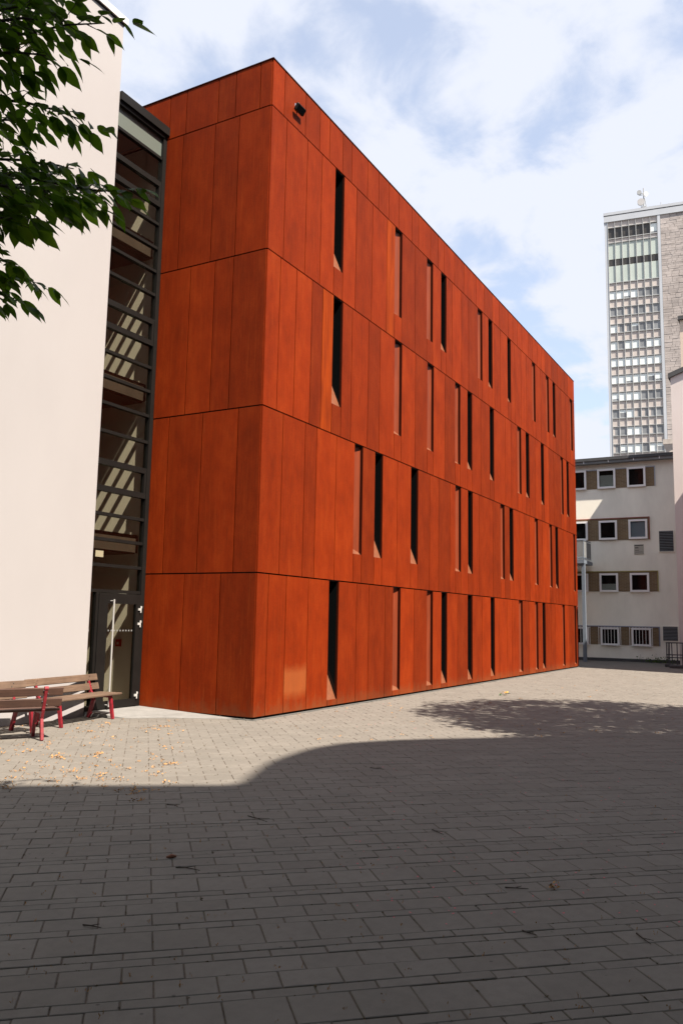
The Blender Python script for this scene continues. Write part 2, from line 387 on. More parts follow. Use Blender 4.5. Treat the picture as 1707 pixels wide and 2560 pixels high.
def slab_mesh(wd):
    h = wd/2-GAP/2; l = LEN/2-GAP/2; c = 0.004
    vs_ = []
    for (hh, ll, z) in ((h,l,-0.02),(h,l,-0.0035),(h-c,l-c,0.0)):
        for a, b in ((-1,-1),(1,-1),(1,1),(-1,1)):
            q = U*(a*hh)+V*(b*ll); vs_.append((q.x, q.y, z))
    fs_ = [(8,9,10,11)]+[(j,(j+1)%4,4+(j+1)%4,4+j) for j in range(4)]+[(4+j,4+(j+1)%4,8+(j+1)%4,8+j) for j in range(4)]
    return vs_, fs_
SM = {}
for typ, wd in ((0,.0966),(1,.1932),(2,.2905)):
    v_, f_ = slab_mesh(wd); me = bpy.data.meshes.new('paver'); me.from_pydata(v_, [], f_); me.update(); me.materials.append(M['paver']); SM[typ] = (me, v_, f_)
vis = []
for i, (x, y, wd, typ) in enumerate(slabs):
    px, py, z = proj((x, y, 0))
    if z > 0.5 and -20 < px < 1727 and py < 2580: vis.append((wd*LEN/z**3, i))
vis.sort(reverse=True); single = set(i for _, i in vis[:300])
field = MB(); rn = []
rs = random.Random(3)
for i, (x, y, wd, typ) in enumerate(slabs):
    dz = rs.uniform(-0.0022, 0.0022); tx, ty = rs.uniform(-.006,.006), rs.uniform(-.006,.006)
    if i in single:
        o = bpy.data.objects.new('paver', SM[typ][0]); COL.objects.link(o); o.parent = courtyard
        o.location = (x, y, dz); o.rotation_euler = (tx, ty, rs.uniform(-.006,.006))
    else:
        field.add([(a+x, b+y, c+dz+(a*ty-b*tx)) for a, b, c in SM[typ][1]], SM[typ][2]); rn += [rs.random()]*len(SM[typ][1])
fo = field.build('paver_field', M['paver_field'], courtyard); tag(fo, kind='stuff')
at = fo.data.attributes.new('rnd', 'FLOAT', 'POINT'); at.data.foreach_set('value', rn)

mo = MB(); rm = random.Random(9)
for i in range(2600):
    kk = rm.choice(vis[:2600])[1]; x_, y_, wd_m, _t = slabs[kk]
    c2 = Vector((x_,y_))+(U*(wd_m/2)*rm.choice((-1,1))+V*rm.uniform(-LEN/2,LEN/2) if rm.random() < .65 else V*(LEN/2)*rm.choice((-1,1))+U*rm.uniform(-wd_m/2,wd_m/2))
    if inside_block(c2.x, c2.y): continue
    for j in range(3):
        a_ = rm.uniform(0,6.28); s_m = rm.uniform(.003,.009); c3 = Vector((c2.x+rm.gauss(0,.006), c2.y+rm.gauss(0,.006), -0.002)); d_m = Vector((math.cos(a_)*s_m, math.sin(a_)*s_m, rm.uniform(.002,.005))); e_m = Vector((-math.sin(a_)*s_m, math.cos(a_)*s_m, rm.uniform(0,.003)))
        mo.quad(c3-d_m*.5, c3+e_m, c3+d_m, c3-e_m)
tag(mo.build('joint_moss', simple('moss_and_dirt', (0.055,0.040,0.018), 1.0, 0, 0.6, 25)), 'brown and green moss growing in the paving joints', 'moss', kind='stuff')

# ================================================================== CORTEN BUILDING
L_ = 24.987; TOP = 13.03
cb = empty('corten_building', (0,0,0)); tag(cb, 'four storey rust red weathering steel building with narrow vertical window slots', 'building')
ROWS = [0.035, 2.674, 5.863, 9.0035, 12.028, TOP]
HJ = 0.013
core = MB(); core.box((0.42,0.42,0), (L_-0.02,9.8,TOP-0.12)); core.box((0.05,0.05,0),(0.16,0.42,TOP-0.1)); core.box((L_-0.10,0.05,0),(L_-0.03,0.42,TOP-0.1))
core.box((0.075,0.42,0),(0.42,2.70,TOP-0.1)); core.box((0.16,0.075,0),(L_-0.1,0.10,0.09)); core.box((0.075,2.70,12.3),(0.42,9.8,TOP-0.1))
core.build('wall', M['black'], cb)
cop = MB(); cop.box((-0.012,-0.012,TOP),(L_+0.005,0.36,TOP+0.022)); cop.box((-0.012,0.36,TOP),(0.36,9.8,TOP+0.022)); cop.box((0.36,0.36,TOP-0.11),(L_,9.8,TOP-0.09))
cop.build('coping', M['corten_edge'], cb)
A = Z(620,1400,.2679); B = Z(1020,1400,.1531); Cz = Z(640,980,.2296); D = Z(980,1080,.19564); Ez = Z(640,600,.2211); G = Z(940,760,.22953)
I = Z(660,140,.2806); J = Z(940,420,.2381); F6 = Z(1200,1300,.17857); H5 = Z(1250,900,.1701)
def X(fn, a, b): return hit(*fn(a,b), 1, 0.0).x
row = {}
row[0] = dict(j=[X(A,155,1475),X(A,325,1450),X(A,537,1412),X(A,997,1345),X(A,1113,1325),X(A,1268,1300),X(B,85,2190),X(B,805,2080),X(B,1210,1990),
               X(F6,275,2190),X(F6,380,2170),X(F6,450,2150),X(F6,690,2100),X(F6,1000,2040),X(F6,1060,2030),X(F6,1250,2000)],
         w=[(X(A,735,1380),X(A,826,1370),'k'),(X(A,1345,1290),X(A,1412,1280),'b'),(X(B,300,2130),X(B,396,2120),'b'),(X(B,540,2110),X(B,631,2100),'k'),
            (X(B,973,2050),X(B,1050,2040),'k'),(X(F6,150,2150),X(F6,205,2140),'k'),(X(F6,550,2110),X(F6,601,2100),'b'),(X(F6,778,2070),X(F6,817,2060),'b'),
            (X(F6,880,2040),X(F6,920,2030),'k'),(X(F6,1160,2010),X(F6,1192,2000),'b'),(X(F6,1325,1980),X(F6,1351,1970),'b')], z0=0.162)
row[1] = dict(j=[X(Cz,250,1960),X(Cz,500,1990),X(Cz,628,2005),X(Cz,848,2035),X(D,55,1960),X(D,475,2010),X(D,590,2030),X(D,735,2050),X(D,1115,2080),X(F6,180,1070),
               X(F6,560,1100),X(F6,630,1110),X(F6,700,1110),X(F6,880,1140),X(F6,1180,1170),X(F6,1240,1180)],
         w=[(X(Cz,1052,2060),X(Cz,1143,2060),'b'),(X(Cz,1280,2070),X(Cz,1365,2080),'k'),(X(D,233,1980),X(D,323,1990),'k'),(X(D,808,2060),X(D,878,2065),'b'),(X(D,970,2075),X(D,1030,2080),'k'),
            (X(F6,290,850),X(F6,345,850),'b'),(X(F6,415,860),X(F6,468,860),'k'),(X(F6,772,910),X(F6,815,910),'b'),(X(F6,975,950),X(F6,1012,950),'b'),(X(F6,1060,960),X(F6,1098,960),'k'),(X(F6,1312,1000),X(F6,1338,1000),'b')],
         z0=hit(*Cz(1280,1797),1,0).z)
row[2] = dict(j=[X(Ez,232,1910),X(Ez,420,1985),X(Ez,600,2065),X(Ez,725,2110),X(Ez,1065,2255),X(Ez,1255,2330),X(G,30,1600),X(G,420,1780),X(G,745,1910),X(G,1140,2080),
               X(H5,80,2100),X(H5,165,2110),X(H5,520,2200),X(H5,720,2260),X(H5,790,2290)],
         w=[(X(Ez,848,2165),X(Ez,955,2205),'k'),(X(G,192,1680),X(G,271,1690),'b'),(X(G,555,1820),X(G,622,1840),'b'),(X(G,860,1960),X(G,915,1980),'b'),(X(G,995,2020),X(G,1045,2040),'k'),
            (X(G,1240,2130),X(G,1285,2150),'k'),(X(H5,258,1980),X(H5,313,1980),'b'),(X(H5,382,2040),X(H5,432,2040),'k'),(X(H5,605,2140),X(H5,648,2140),'k'),(X(H5,895,2290),X(H5,932,2290),'b'),(X(H5,982,2320),X(H5,1015,2320),'k')],
         z0=hit(*Ez(848,1842),1,0).z)
row[3] = dict(j=[X(I,172,1790),X(I,362,1930),X(I,495,2020),X(I,810,2250),X(I,955,2340),X(J,105,1700),X(J,405,1920),X(J,795,2170),X(J,895,2220),X(J,970,2290),
               X(G,1290,1100),X(H5,5,700),X(H5,215,720),X(H5,310,800),X(H5,385,850),X(H5,600,1020),X(H5,900,1250),X(H5,970,1300)],
         w=[(X(I,617,2110),X(I,697,2170),'k'),(X(J,190,1770),X(J,265,1810),'b'),(X(J,530,2000),X(J,592,2050),'b'),(X(J,680,2090),X(J,735,2130),'k'),(X(J,1068,2250),X(J,1115,2260),'b'),(X(J,1180,2300),X(J,1221,2330),'k'),
            (X(H5,110,630),X(H5,158,630),'k'),(X(H5,475,915),X(H5,520,915),'b'),(X(H5,680,1080),X(H5,720,1080),'b'),(X(H5,778,1145),X(H5,815,1145),'k'),(X(H5,1030,1355),X(H5,1066,1355),'b')],
         z0=hit(*I(620,1872),1,0).z)
row[4] = dict(j=[X(I,180,535),X(I,368,705),X(I,495,835),X(I,583,920),X(I,700,1030),X(I,780,1105),X(I,920,1245),X(I,1020,1340),X(J,135,520),X(J,240,630),X(J,375,750),X(J,445,820),
               X(J,570,950),X(J,650,1030),X(J,715,1085),X(J,822,1190),X(J,920,1290),X(J,1050,1405),X(J,1135,1490)], w=[], z0=0)
x = row[4]['j'][-1]
while x < L_-1.2:
    x += random.choice((0.55,0.7,0.85,1.0)); row[4]['j'].append(x)
VG = 0.0105
ORANGE = {(2,4),(3,7)}
pcount = 0
def panel(x0, x1, z0, z1, mat, dep=0.0):
    global pcount; pcount += 1
    return box('panel', (x0+VG, dep, z0+HJ), (x1-VG, dep+0.03, z1-HJ), mat, cb)
for r in range(5):
    zb, zt = ROWS[r], ROWS[r+1]
    ws = sorted(row[r]['w']); cuts = sorted(row[r]['j'])
    spans = []; cur = 0.0
    for (xl, xr, kd) in ws+[(L_, L_, 'e')]:
        cs = [c for c in cuts if cur+0.12 < c < xl-0.12]
        e = [cur]+cs+[xl]
        spans += [(e[i], e[i+1]) for i in range(len(e)-1) if e[i+1]-e[i] > 0.05]
        cur = xr
    for q, (a, b) in enumerate(spans):
        mat = M['corten']
        if (r, q) in ORANGE: mat = M['corten_o']
        if r == 0 and q == 2: mat = M['corten_patch']
        panel(a+(0.004 if a == 0 else 0), b, zb, zt, mat)
    z0 = row[r]['z0']
    for (xl, xr, kd) in ws:
        panel(xl, xr, zb, z0+HJ, M['corten'])
        zh = zt-HJ
        wn = empty('window', (0,0,0)); wn.parent = cb
        ms = MB(); mr = MB()
        a, b = xl-VG+0.001, xr+VG-0.001
        a0, b0 = xl+0.002, xr-0.002
        if kd == 'k':
            mm = 2.6; D1 = 0.34
            # dark glazing standing at an angle behind the slot, dark steel reveals
            pn = MB(); pn.box((0,0,0),(0.012,1,1))
            g_ = MB(); g_.add([(b0,0.05,z0),(b0-0.05,D1,z0),(b0-0.05,D1,zh),(b0,0.05,zh),(b0+0.012,0.05,z0),(b0-0.038,D1,z0),(b0-0.038,D1,zh),(b0+0.012,0.05,zh)],
                             [(0,1,2,3),(7,6,5,4),(0,4,5,1),(3,2,6,7),(0,3,7,4),(1,5,6,2)])
            g_.build('pane', M['slot_glass'], wn)
            mr.box((a-0.03,0.032,z0-0.05),(a,D1+0.03,zh+0.02)); mr.box((a,D1,z0-0.05),(b,D1+0.03,zh+0.02)); mr.box((a,0.032,zh),(b+0.02,D1,zh+0.03))
            mr.build('reveal', M['dark_steel'], wn)
            e_ = MB(); e_.box((b0-0.002,0.004,z0+0.004),(b0+0.0075,0.0495,zh)); e_.build('jamb', M['corten_edge'], wn)
            yb = 0.30
            ms.add([(a,0.031,z0-HJ*0.2),(b,0.031,z0-HJ*0.2),(b,yb,z0+mm*(yb-0.031)),(a,yb,z0+mm*(yb-0.031)),(a,0.031,z0-0.05),(b,0.031,z0-0.05),(b,yb,z0-0.05),(a,yb,z0-0.05)],
                   [(0,1,2,3),(4,7,6,5),(0,4,5,1),(1,5,6,2),(2,6,7,3),(3,7,4,0)])
            ms.build('sill', M['corten_sill'], wn)
        else:
            mm = 1.4; d0, d1 = 0.072, 0.165
            g_ = MB(); g_.add([(b0,d0,z0-0.02),(a0,d1,z0-0.02),(a0,d1,zh),(b0,d0,zh),(b0,d0+0.02,z0-0.02),(a0,d1+0.02,z0-0.02),(a0,d1+0.02,zh),(b0,d0+0.02,zh)],
                             [(0,3,2,1),(4,5,6,7),(0,1,5,4),(3,7,6,2),(0,4,7,3),(1,2,6,5)])
            g_.build('shutter_panel', M['shutter'], wn)
            mr.box((a-0.03,0.032,z0-0.05),(a,d1+0.03,zh+0.02)); mr.box((a,0.032,zh),(b+0.02,d1+0.02,zh+0.03)); mr.build('reveal', M['dark_steel'], wn)
            e_ = MB(); e_.box((b0-0.002,0.004,z0+0.004),(b0+0.0075,d0-0.001,zh)); e_.build('jamb', M['corten_edge'], wn)
            yb = d1-0.004
            ms.add([(a,0.031,z0-HJ*0.2),(b,0.031,z0-HJ*0.2),(b,yb,z0+mm*(yb-0.031)),(a,yb,z0+mm*(yb-0.031)),(a,0.031,z0-0.05),(b,0.031,z0-0.05),(b,yb,z0-0.05),(a,yb,z0-0.05)],
                   [(0,1,2,3),(4,7,6,5),(0,4,5,1),(1,5,6,2),(2,6,7,3),(3,7,4,0)])
            ms.build('sill', M['corten_sill'], wn)
# far end face
for r in range(5):
    e = [0.034, 1.1, 2.4, 3.6, 5.0, 6.3, 7.6, 9.8]
    for i in range(len(e)-1): box('panel', (L_-0.03, e[i]+VG, ROWS[r]+HJ), (L_, e[i+1]-VG, ROWS[r+1]-HJ), M['corten'], cb)
# left face
K = Z(200,200,.3826); Mz = Z(180,1000,.3613)
def Yl(fn, a, b): return hit(*fn(a,b), 0, 0.0).y
lrow = {0:[Yl(Mz,757,1700),Yl(Mz,1010,1700)], 1:[Yl(Mz,625,1195),Yl(Mz,860,1195),Yl(Mz,1112,1190)], 2:[Yl(K,683,2180),Yl(K,845,2155),Yl(K,968,2140)],
        3:[Yl(K,637,1230),Yl(K,850,1180),Yl(K,1010,1140)], 4:[Yl(K,590,250),Yl(K,697,200),Yl(K,905,150),Yl(K,1018,130),Yl(K,1178,100)]}
W_ = 2.72
for r in range(5):
    js = sorted(lrow[r]); end = W_
    if r == 4: js += [3.9, 4.8, 6.2, 7.5]; end = 9.8
    e = [0.0]+sorted(js)+[end]
    for i in range(len(e)-1):
        box('panel', (0.0, e[i]+(0.032 if i == 0 else VG), ROWS[r]+HJ+(0.02*0)), (0.03, e[i+1]-VG, ROWS[r+1]-HJ), M['corten'], cb)
bs = MB(); bs.box((-0.09,-0.09,-0.01),(L_+0.05,-0.005,0.012)); bs.box((-0.09,-0.005,-0.01),(-0.005,1.2,0.012)); bs.build('edging_strip', M['edging'], cb)
# floodlight on the parapet
P4 = Z(660,140,.2806)
fx = hit(*P4(285,500),1,0.0)
fl = empty('floodlight', (fx.x,0,fx.z)); tag(fl, 'small black floodlight fixed high on the rust steel parapet', 'floodlight')
m = MB(); Mt = Matrix.Translation((0,-0.10,0.03)) @ Matrix.Rotation(math.radians(30),4,'X')
m.box((-0.15,-0.035,-0.075),(0.15,0.035,0.075), Mt); h = m.build('housing', M['frame_black'], fl); bevel(h, 0.012)
m = MB(); m.box((-0.135,-0.040,-0.062),(0.135,-0.0355,0.062), Mt); m.build('lens', M['slot_glass'], fl)
m = MB(); m.tube([(0,-0.003,0.10),(0,-0.08,0.12),(0,-0.12,0.06)], 0.014, 8); m.box((-0.06,-0.012,0.03),(0.06,-0.001,0.17)); m.build('bracket', M['steel'], fl)

# ================================================================== WHITE BUILDING
YW = 2.70; XE = -1.455
wb = empty('white_building', (XE,YW,0)); tag(wb, 'tall white rendered building with blank end wall behind the benches', 'building')
def loc(o, par): o.parent = par; o.matrix_parent_inverse = Matrix.Translation(-par.location); return o
def pbox(name, a, b, mat, par): return loc(box(name, a, b, mat), par)
pbox('wall', (-16,YW,0.0), (XE,12.0,13.72), M['white_plaster'], wb)
cpz = 13.72
m = MB(); m.box((-16.05,YW-0.06,cpz+0.03),(XE+0.06,12.05,cpz+0.16)); loc(m.build('coping', M['alu_white']), wb)
m = MB(); m.box((-16.0,YW-0.03,cpz),(XE+0.02,12.0,cpz+0.03)); loc(m.build('shadow_gap', M['dark_steel']), wb)

# ================================================================== GLAZED STAIRWELL
YG = 2.74
gs = empty('glazed_stairwell', (-0.7,YG,0)); tag(gs, 'tall narrow glazed stairwell with black frames between white wall and rust building', 'stairwell')
def gp(name, a, b, mat, par=None): return loc(box(name, a, b, mat), par or gs)
XL = -1.62
tz = [11.549,10.95,10.50,10.063,9.528,9.013,8.496,7.90,7.44,6.921,6.417,5.9,5.35,4.75,4.24,3.754,3.272,2.78,2.294]
gp('post', (-0.105,YG-0.03,0.06), (-0.004,YG+0.10,12.12), M['frame_black'])
gp('post', (XL-0.03,YG,0.06), (XL+0.06,YG+0.10,12.12), M['frame_black'])
gp('roof_fascia', (XE+0.002,YG-0.10,12.10), (-0.004,YG+0.16,12.28), M['frame_black'])
gp('roof_fascia', (XE+0.002,YG-0.05,12.02), (-0.106,YG+0.12,12.099), M['frame_black'])
prev = 12.02
for i, z in enumerate(tz):
    thick = i in (1,2,7,8,13,14)
    h_ = 0.055 if thick else 0.03
    o = gp('transom', (XL+0.06,YG-0.012 if not thick else YG-0.02,z-h_), (-0.106,YG+0.085,z+h_), M['frame_black'])
    gp('pane', (XL+0.06,YG+0.030,z+h_+0.001), (-0.106,YG+0.036,prev-0.001), M['spandrel'] if i == 0 else M['glass'])
    if i in (2,8,14):
        gp('sash_stile', (-0.165,YG-0.018,z+h_), (-0.107,YG+0.08,prev), M['frame_black'])
    prev = z-h_
# door and side light
gp('post', (-1.285,YG-0.02,0.09), (-1.225,YG+0.08,2.263), M['frame_black'])
gp('pane', (XL+0.06,YG+0.03,0.17), (-1.286,YG+0.036,2.263), M['glass'])
gp('sill_rail', (XL+0.06,YG-0.01,0.06), (-1.286,YG+0.08,0.169), M['frame_black'])
gp('threshold', (-1.224,YG-0.01,0.06), (-0.106,YG+0.08,0.10), M['edging'])
door = MB(); x0, x1, zb, zt = -1.222, -0.108, 0.104, 2.255; gx0, gx1, gz0, gz1 = -0.985, -0.225, 0.235, 2.06
for a, b in (((x0,zb),(gx0,zt)), ((gx1,zb),(x1,zt)), ((gx0,zb),(gx1,gz0)), ((gx0,gz1),(gx1,zt))):
    door.box((a[0],YG-0.035,a[1]), (b[0],YG+0.04,b[1]))
dr = loc(door.build('door', M['frame_black']), gs)
def dp(name, mb, mat): o = mb.build(name, mat); o.parent = dr; o.matrix_parent_inverse = dr.matrix_parent_inverse.copy(); o.matrix_parent_inverse = Matrix(); return o
m = MB(); m.box((gx0,YG-0.002,gz0),(gx1,YG+0.004,gz1)); dp('pane', m, M['glass'])
m = MB(); m.tube([(-0.925,YG-0.125,0.14),(-0.925,YG-0.125,2.14)], 0.0165, 10)
for z in (0.17, 2.11): m.tube([(-0.925,YG-0.036,z),(-0.925,YG-0.125,z)], 0.011, 8)
dp('handle', m, M['handle'])
for z in (1.965, 1.682, 0.30):
    m = MB(); m.box((-0.175,YG-0.056,z-0.022),(-0.125,YG-0.036,z+0.022)); m.tube([(-0.115,YG-0.058,z-0.066),(-0.115,YG-0.058,z+0.066)], 0.013, 8)
    m.box((-0.103,YG-0.052,z+0.022),(-0.075,YG-0.0305,z+0.062)); dp('hinge', m, M['hinge'])
m = MB()
for i in range(9): m.box((-0.93+0.078*i,YG-0.0045,1.535),(-0.90+0.078*i,YG-0.0035,1.565))
for i in range(3): m.box((-1.56+0.078*i,YG+0.0275,1.535),(-1.53+0.078*i,YG+0.0285,1.565))
dp('safety_marking', m, M['fascia'])
# interior
gp('wall', (0.0,YG+0.05,0.0), (0.20,7.6,12.0), M['in_wall'])
gp('wall', (XL-0.20,YG+0.11,0.0), (XL-0.03,7.6,12.0), M['in_wall'])
gp('wall', (XL-0.03,7.4,0.0), (0.0,7.6,12.0), M['in_wall'])
gp('floor', (XL-0.03,YG+0.09,-0.02), (0.0,7.4,0.10), M['in_floor'])
for z in (3.40, 6.56, 9.70):
    gp('floor_slab', (XL-0.03,YG+0.30,z-0.32), (-0.001,7.4,z), M['in_brown'])
    gp('ceiling_edge', (XL-0.03,YG+0.22,z-0.30), (-0.002,YG+0.299,z+0.06), M['in_brown'])
gp('roof', (XL-0.1,YG+0.10,12.1), (0.0,7.6,12.25), M['roof_dark'])
for s0 in (0.1, 3.40, 6.56, 9.70):      # stair flights at the back
    m = MB()
    for i in range(8): m.box((XL-0.02,4.6+0.27*i,s0+0.17*i),(-0.75,4.6+0.27*(i+1)+0.02,s0+0.17*(i+1)))
    if s0 < 9: loc(m.build('stair_flight', M['in_floor']), gs)
fc = box('fire_call_point', (-0.05,3.26,1.22), (-0.002,3.38,1.36), simple('red_plastic', (0.35,0.012,0.012), 0.4)); tag(fc, 'small red fire call point on the wall behind the glass door', 'call point')
cp2 = MB(); cp2.box((-0.056,3.29,1.26),(-0.0505,3.34,1.31)); o = cp2.build('glass_window', M['blind'], fc)
nb = gp('notice', (-1.30,YG+0.05,2.93), (-1.10,YG+0.056,3.05), M['blind'])
# concrete apron in front of the door
ap = MB(); pts = [(-1.44,2.695,.085),(-0.01,2.70,.085),(-0.012,0.25,.008),(-0.30,0.75,.008),(-0.72,1.48,.010),(-1.20,1.95,.012)]
ap.add(pts+[(p[0],p[1],-0.02) for p in pts], [tuple(range(5,-1,-1)), tuple(range(6,12))]+[(i,(i+1)%6,6+(i+1)%6,6+i) for i in range(6)])
apo = ap.build('doorstep_apron', M['concrete']); b_ = bmesh.new(); b_.from_mesh(apo.data); bmesh.ops.recalc_face_normals(b_, faces=b_.faces); b_.to_mesh(apo.data); b_.free()
tag(apo, 'pale grey concrete ramp in front of the glass door', 'pavement', kind='structure')

# ================================================================== CREAM BUILDING
XF = 33.0
cr = empty('cream_building', (XF,0,0)); tag(cr, 'cream plastered building with rows of small white framed windows', 'building')
def cp(name, a, b, mat, par=None):
    o = box(name, a, b, mat); o.parent = par or cr
    o.matrix_parent_inverse = Matrix.Translation(-cr.location) if (par is None or par is cr) else Matrix(); return o
q4 = Z(1370,1120,.2465)
def F(a, b, xx=XF): p = hit(*q4(a,b), 0, xx); return p.y, p.z
ztop = F(290,185)[1]
cp('wall', (XF,-9.0,0.0), (XF+12,22.0,ztop), M['cream_plaster'])
cp('plinth', (XF-0.03,-9.0,0.0), (XF,22.0,0.16), M['roof_dark'])
cp('eave', (XF-0.40,-9.0,ztop), (XF+12,22.0,ztop+0.14), M['fascia'])
cp('gutter', (XF-0.48,-9.0,ztop+0.14), (XF+12,22.0,ztop+0.30), M['roof_dark'])
for i in range(8): cp('gutter_bracket', (XF-0.44,2.6-1.3*i,ztop+0.02), (XF-0.401,2.64-1.3*i,ztop+0.139), M['alu_white'])
bands = [((285,190,1070,382),(0.36,0.38,0.42)), ((290,720,1015,925),(0.22,0.07,0.05)), ((300,1258,1103,1455),(0.28,0.24,0.08)), ((320,1815,1118,2010),(0.18,0.20,0.26))]
wins = [[(497,222,683,408),(795,200,990,388)], [(512,742,700,930),(812,730,1012,918)], [(520,1275,712,1462),(827,1268,1027,1458)], [(530,1820,725,2008),(843,1820,1042,2008)]]
for bi, ((a,b,c,d), tc2) in enumerate(bands):
    yr, z1 = F(c,b); z0 = F(c,d)[1]; z1 = F((a+c)/2,b)[1] if bi else z1
    cp('brick_band', (XF-0.02,yr,z0), (XF,9.0,z1), M['brick'])
    tm = simple('band_trim_%d' % bi, tc2, 0.6)
    m = MB(); m.box((XF-0.055,yr-0.05,z1),(XF,9.0,z1+0.05)); m.box((XF-0.055,yr-0.05,z0),(XF,yr,z1)); o = m.build('band_trim', tm); o.parent = cr; o.matrix_parent_inverse = Matrix.Translation(-cr.location)
    ww = [F(*p[:2])+F(*p[2:]) for p in wins[bi]]
    y1a, zta, y0a, zba = ww[0]; step = ww[0][0]-ww[1][0]; wd = ww[0][0]-ww[0][2]
    for k in range(-1, 4):
        yl = ww[0][0]+step*(-1)*(-k) if False else ww[1][0]+step*(k+1)
        yl = ww[1][0]+step*(k+1); yr2 = yl-wd; zt2, zb2 = (zta+ww[1][1])/2, (zba+ww[1][3])/2
        fr = MB(); t_ = 0.10; pr = 0.13
        fr.box((XF-pr,yr2,zb2),(XF-0.021,yl,zb2+t_)); fr.box((XF-pr,yr2,zt2-t_),(XF-0.021,yl,zt2)); fr.box((XF-pr,yr2,zb2+t_),(XF-0.021,yr2+t_,zt2-t_)); fr.box((XF-pr,yl-t_,zb2+t_),(XF-0.021,yl,zt2-t_))
        wo = empty('window', (XF,0,0)); wo.parent = cr; wo.matrix_parent_inverse = Matrix.Translation(-cr.location)
        def wp(name, mb, mat): o = mb.build(name, mat); o.parent = wo; o.matrix_parent_inverse = Matrix.Translation((-XF,0,0)); return o
        wp('frame', fr, M['alu_white'])
        m = MB(); m.box((XF-0.075,yr2+t_,zb2+t_),(XF-0.07,yl-t_,zt2-t_)); wp('pane', m, M['clear_glass'])
        m = MB(); m.box((XF-0.03,yr2+t_,zb2+t_),(XF-0.0215,yl-t_,zt2-t_)); wp('backing', m, M['black'])
        bl = {(0,0):(0.0,0.72,'blind'), (0,-1):(0.3,1.0,None), (1,-1):(0.0,0.95,'blind_blue'), (2,0):(0.0,0.42,'blind')}.get((bi,k))
        if bl and bl[2]:
            hh = zt2-zb2-2*t_
            m = MB(); m.box((XF-0.05,yr2+t_+0.02,zb2+t_+hh*bl[0]),(XF-0.045,yl-t_-0.02,zb2+t_+hh*bl[1])); wp('blind', m, M[bl[2]])
        if bi == 3:
            for j in range(8):
                yy = yr2-0.08+(wd+0.16)*j/7
                m = MB(); m.tube([(XF-0.17,yy,zb2-0.03),(XF-0.17,yy,zt2+0.03)], 0.012, 6); wp('bar', m, M['alu_white'])
            m = MB()
            for zz_ in (zb2+0.02, zt2-0.02): m.tube([(XF-0.165,yr2-0.10,zz_),(XF-0.165,yl+0.10,zz_)], 0.012, 6)
            wp('rail', m, M['alu_white'])
for (a,b,c,d), n_ in (((1120,843,1265,1048),13), ((1160,1810,1310,1958),10)):
    yl, z1 = F(a,b); yr, _ = F(c,b); z0 = F(c,d)[1]
    lo = empty('louvre', (XF,0,0)); lo.parent = cr; lo.matrix_parent_inverse = Matrix.Translation(-cr.location)
    def lp(name, mb, mat): o = mb.build(name, mat); o.parent = lo; o.matrix_parent_inverse = Matrix.Translation((-XF,0,0)); return o
    m = MB(); m.box((XF-0.02,yr,z0),(XF-0.002,yl,z1)); lp('backing', m, M['black'])
    m = MB(); m.box((XF-0.06,yr-0.03,z0-0.03),(XF-0.001,yl+0.03,z0)); m.box((XF-0.06,yr-0.03,z1),(XF-0.001,yl+0.03,z1+0.03)); m.box((XF-0.06,yr-0.03,z0),(XF-0.001,yr,z1)); m.box((XF-0.06,yl,z0),(XF-0.001,yl+0.03,z1)); lp('frame', m, M['cream_plaster'])
    for j in range(n_):
        zc = z0+(z1-z0)*(j+0.5)/n_; hh = (z1-z0)/n_
        m = MB(); m.box((0,yr,-0.006),(0.06,yl,0.006), Matrix.Translation((XF-0.075,0,zc-hh*0.2)) @ Matrix.Rotation(math.radians(-40),4,'Y')); lp('slat', m, M['fascia'])
yl, z1 = F(868,980); yr, z0 = F(968,1078)
vp = box('vent_plate', (XF-0.03,yr,z0), (XF-0.002,yl,z1), simple('vent_plate_paint', (0.36,0.35,0.30), 0.6)); tag(vp, 'small square plate with dark slots under the blue blinded window', 'plate')
for (u0,u1,v0,v1) in ((0.1,0.45,0.62,0.70),(0.5,0.95,0.88,0.95),(0.05,0.55,0.86,0.93),(0.1,0.5,0.40,0.44),(0.1,0.9,0.22,0.25)):
    box('slot', (XF-0.034,yr+(yl-yr)*(1-u1),z0+(z1-z0)*v0), (XF-0.0305,yr+(yl-yr)*(1-u0),z0+(z1-z0)*v1), M['black'], vp)
# chimney on its roof
q3 = Z(1370,420,.3188)
ca = hit(*q3(912,2240),0,XF+3.0); cb_ = hit(*q3(985,2130),0,XF+3.0); cz0 = ztop+0.30
ch = empty('chimney', (XF+3.0,(ca.y+cb_.y)/2,cz0)); tag(ch, 'pale stone chimney with flared cap above the dark roof edge', 'chimney')
hw = abs(ca.y-cb_.y)/2; hh = cb_.z-cz0
def oct_(r0, r1, z0, z1, nm):
    m = MB(); v = []
    for r_, z_ in ((r0,z0),(r1,z1)): v += [(r_*sx, r_*sy, z_) for sx, sy in ((-1,-1),(1,-1),(1,1),(-1,1))]
    m.add(v, [(3,2,1,0),(4,5,6,7)]+[(i,(i+1)%4,4+(i+1)%4,4+i) for i in range(4)]); o = m.build(nm, M['chimney'], ch); return o
oct_(hw*0.75,hw*0.75,0,hh*0.55,'shaft'); oct_(hw*0.75,hw*1.1,hh*0.55,hh*0.8,'neck'); oct_(hw*1.18,hw*1.18,hh*0.8,hh,'cap')

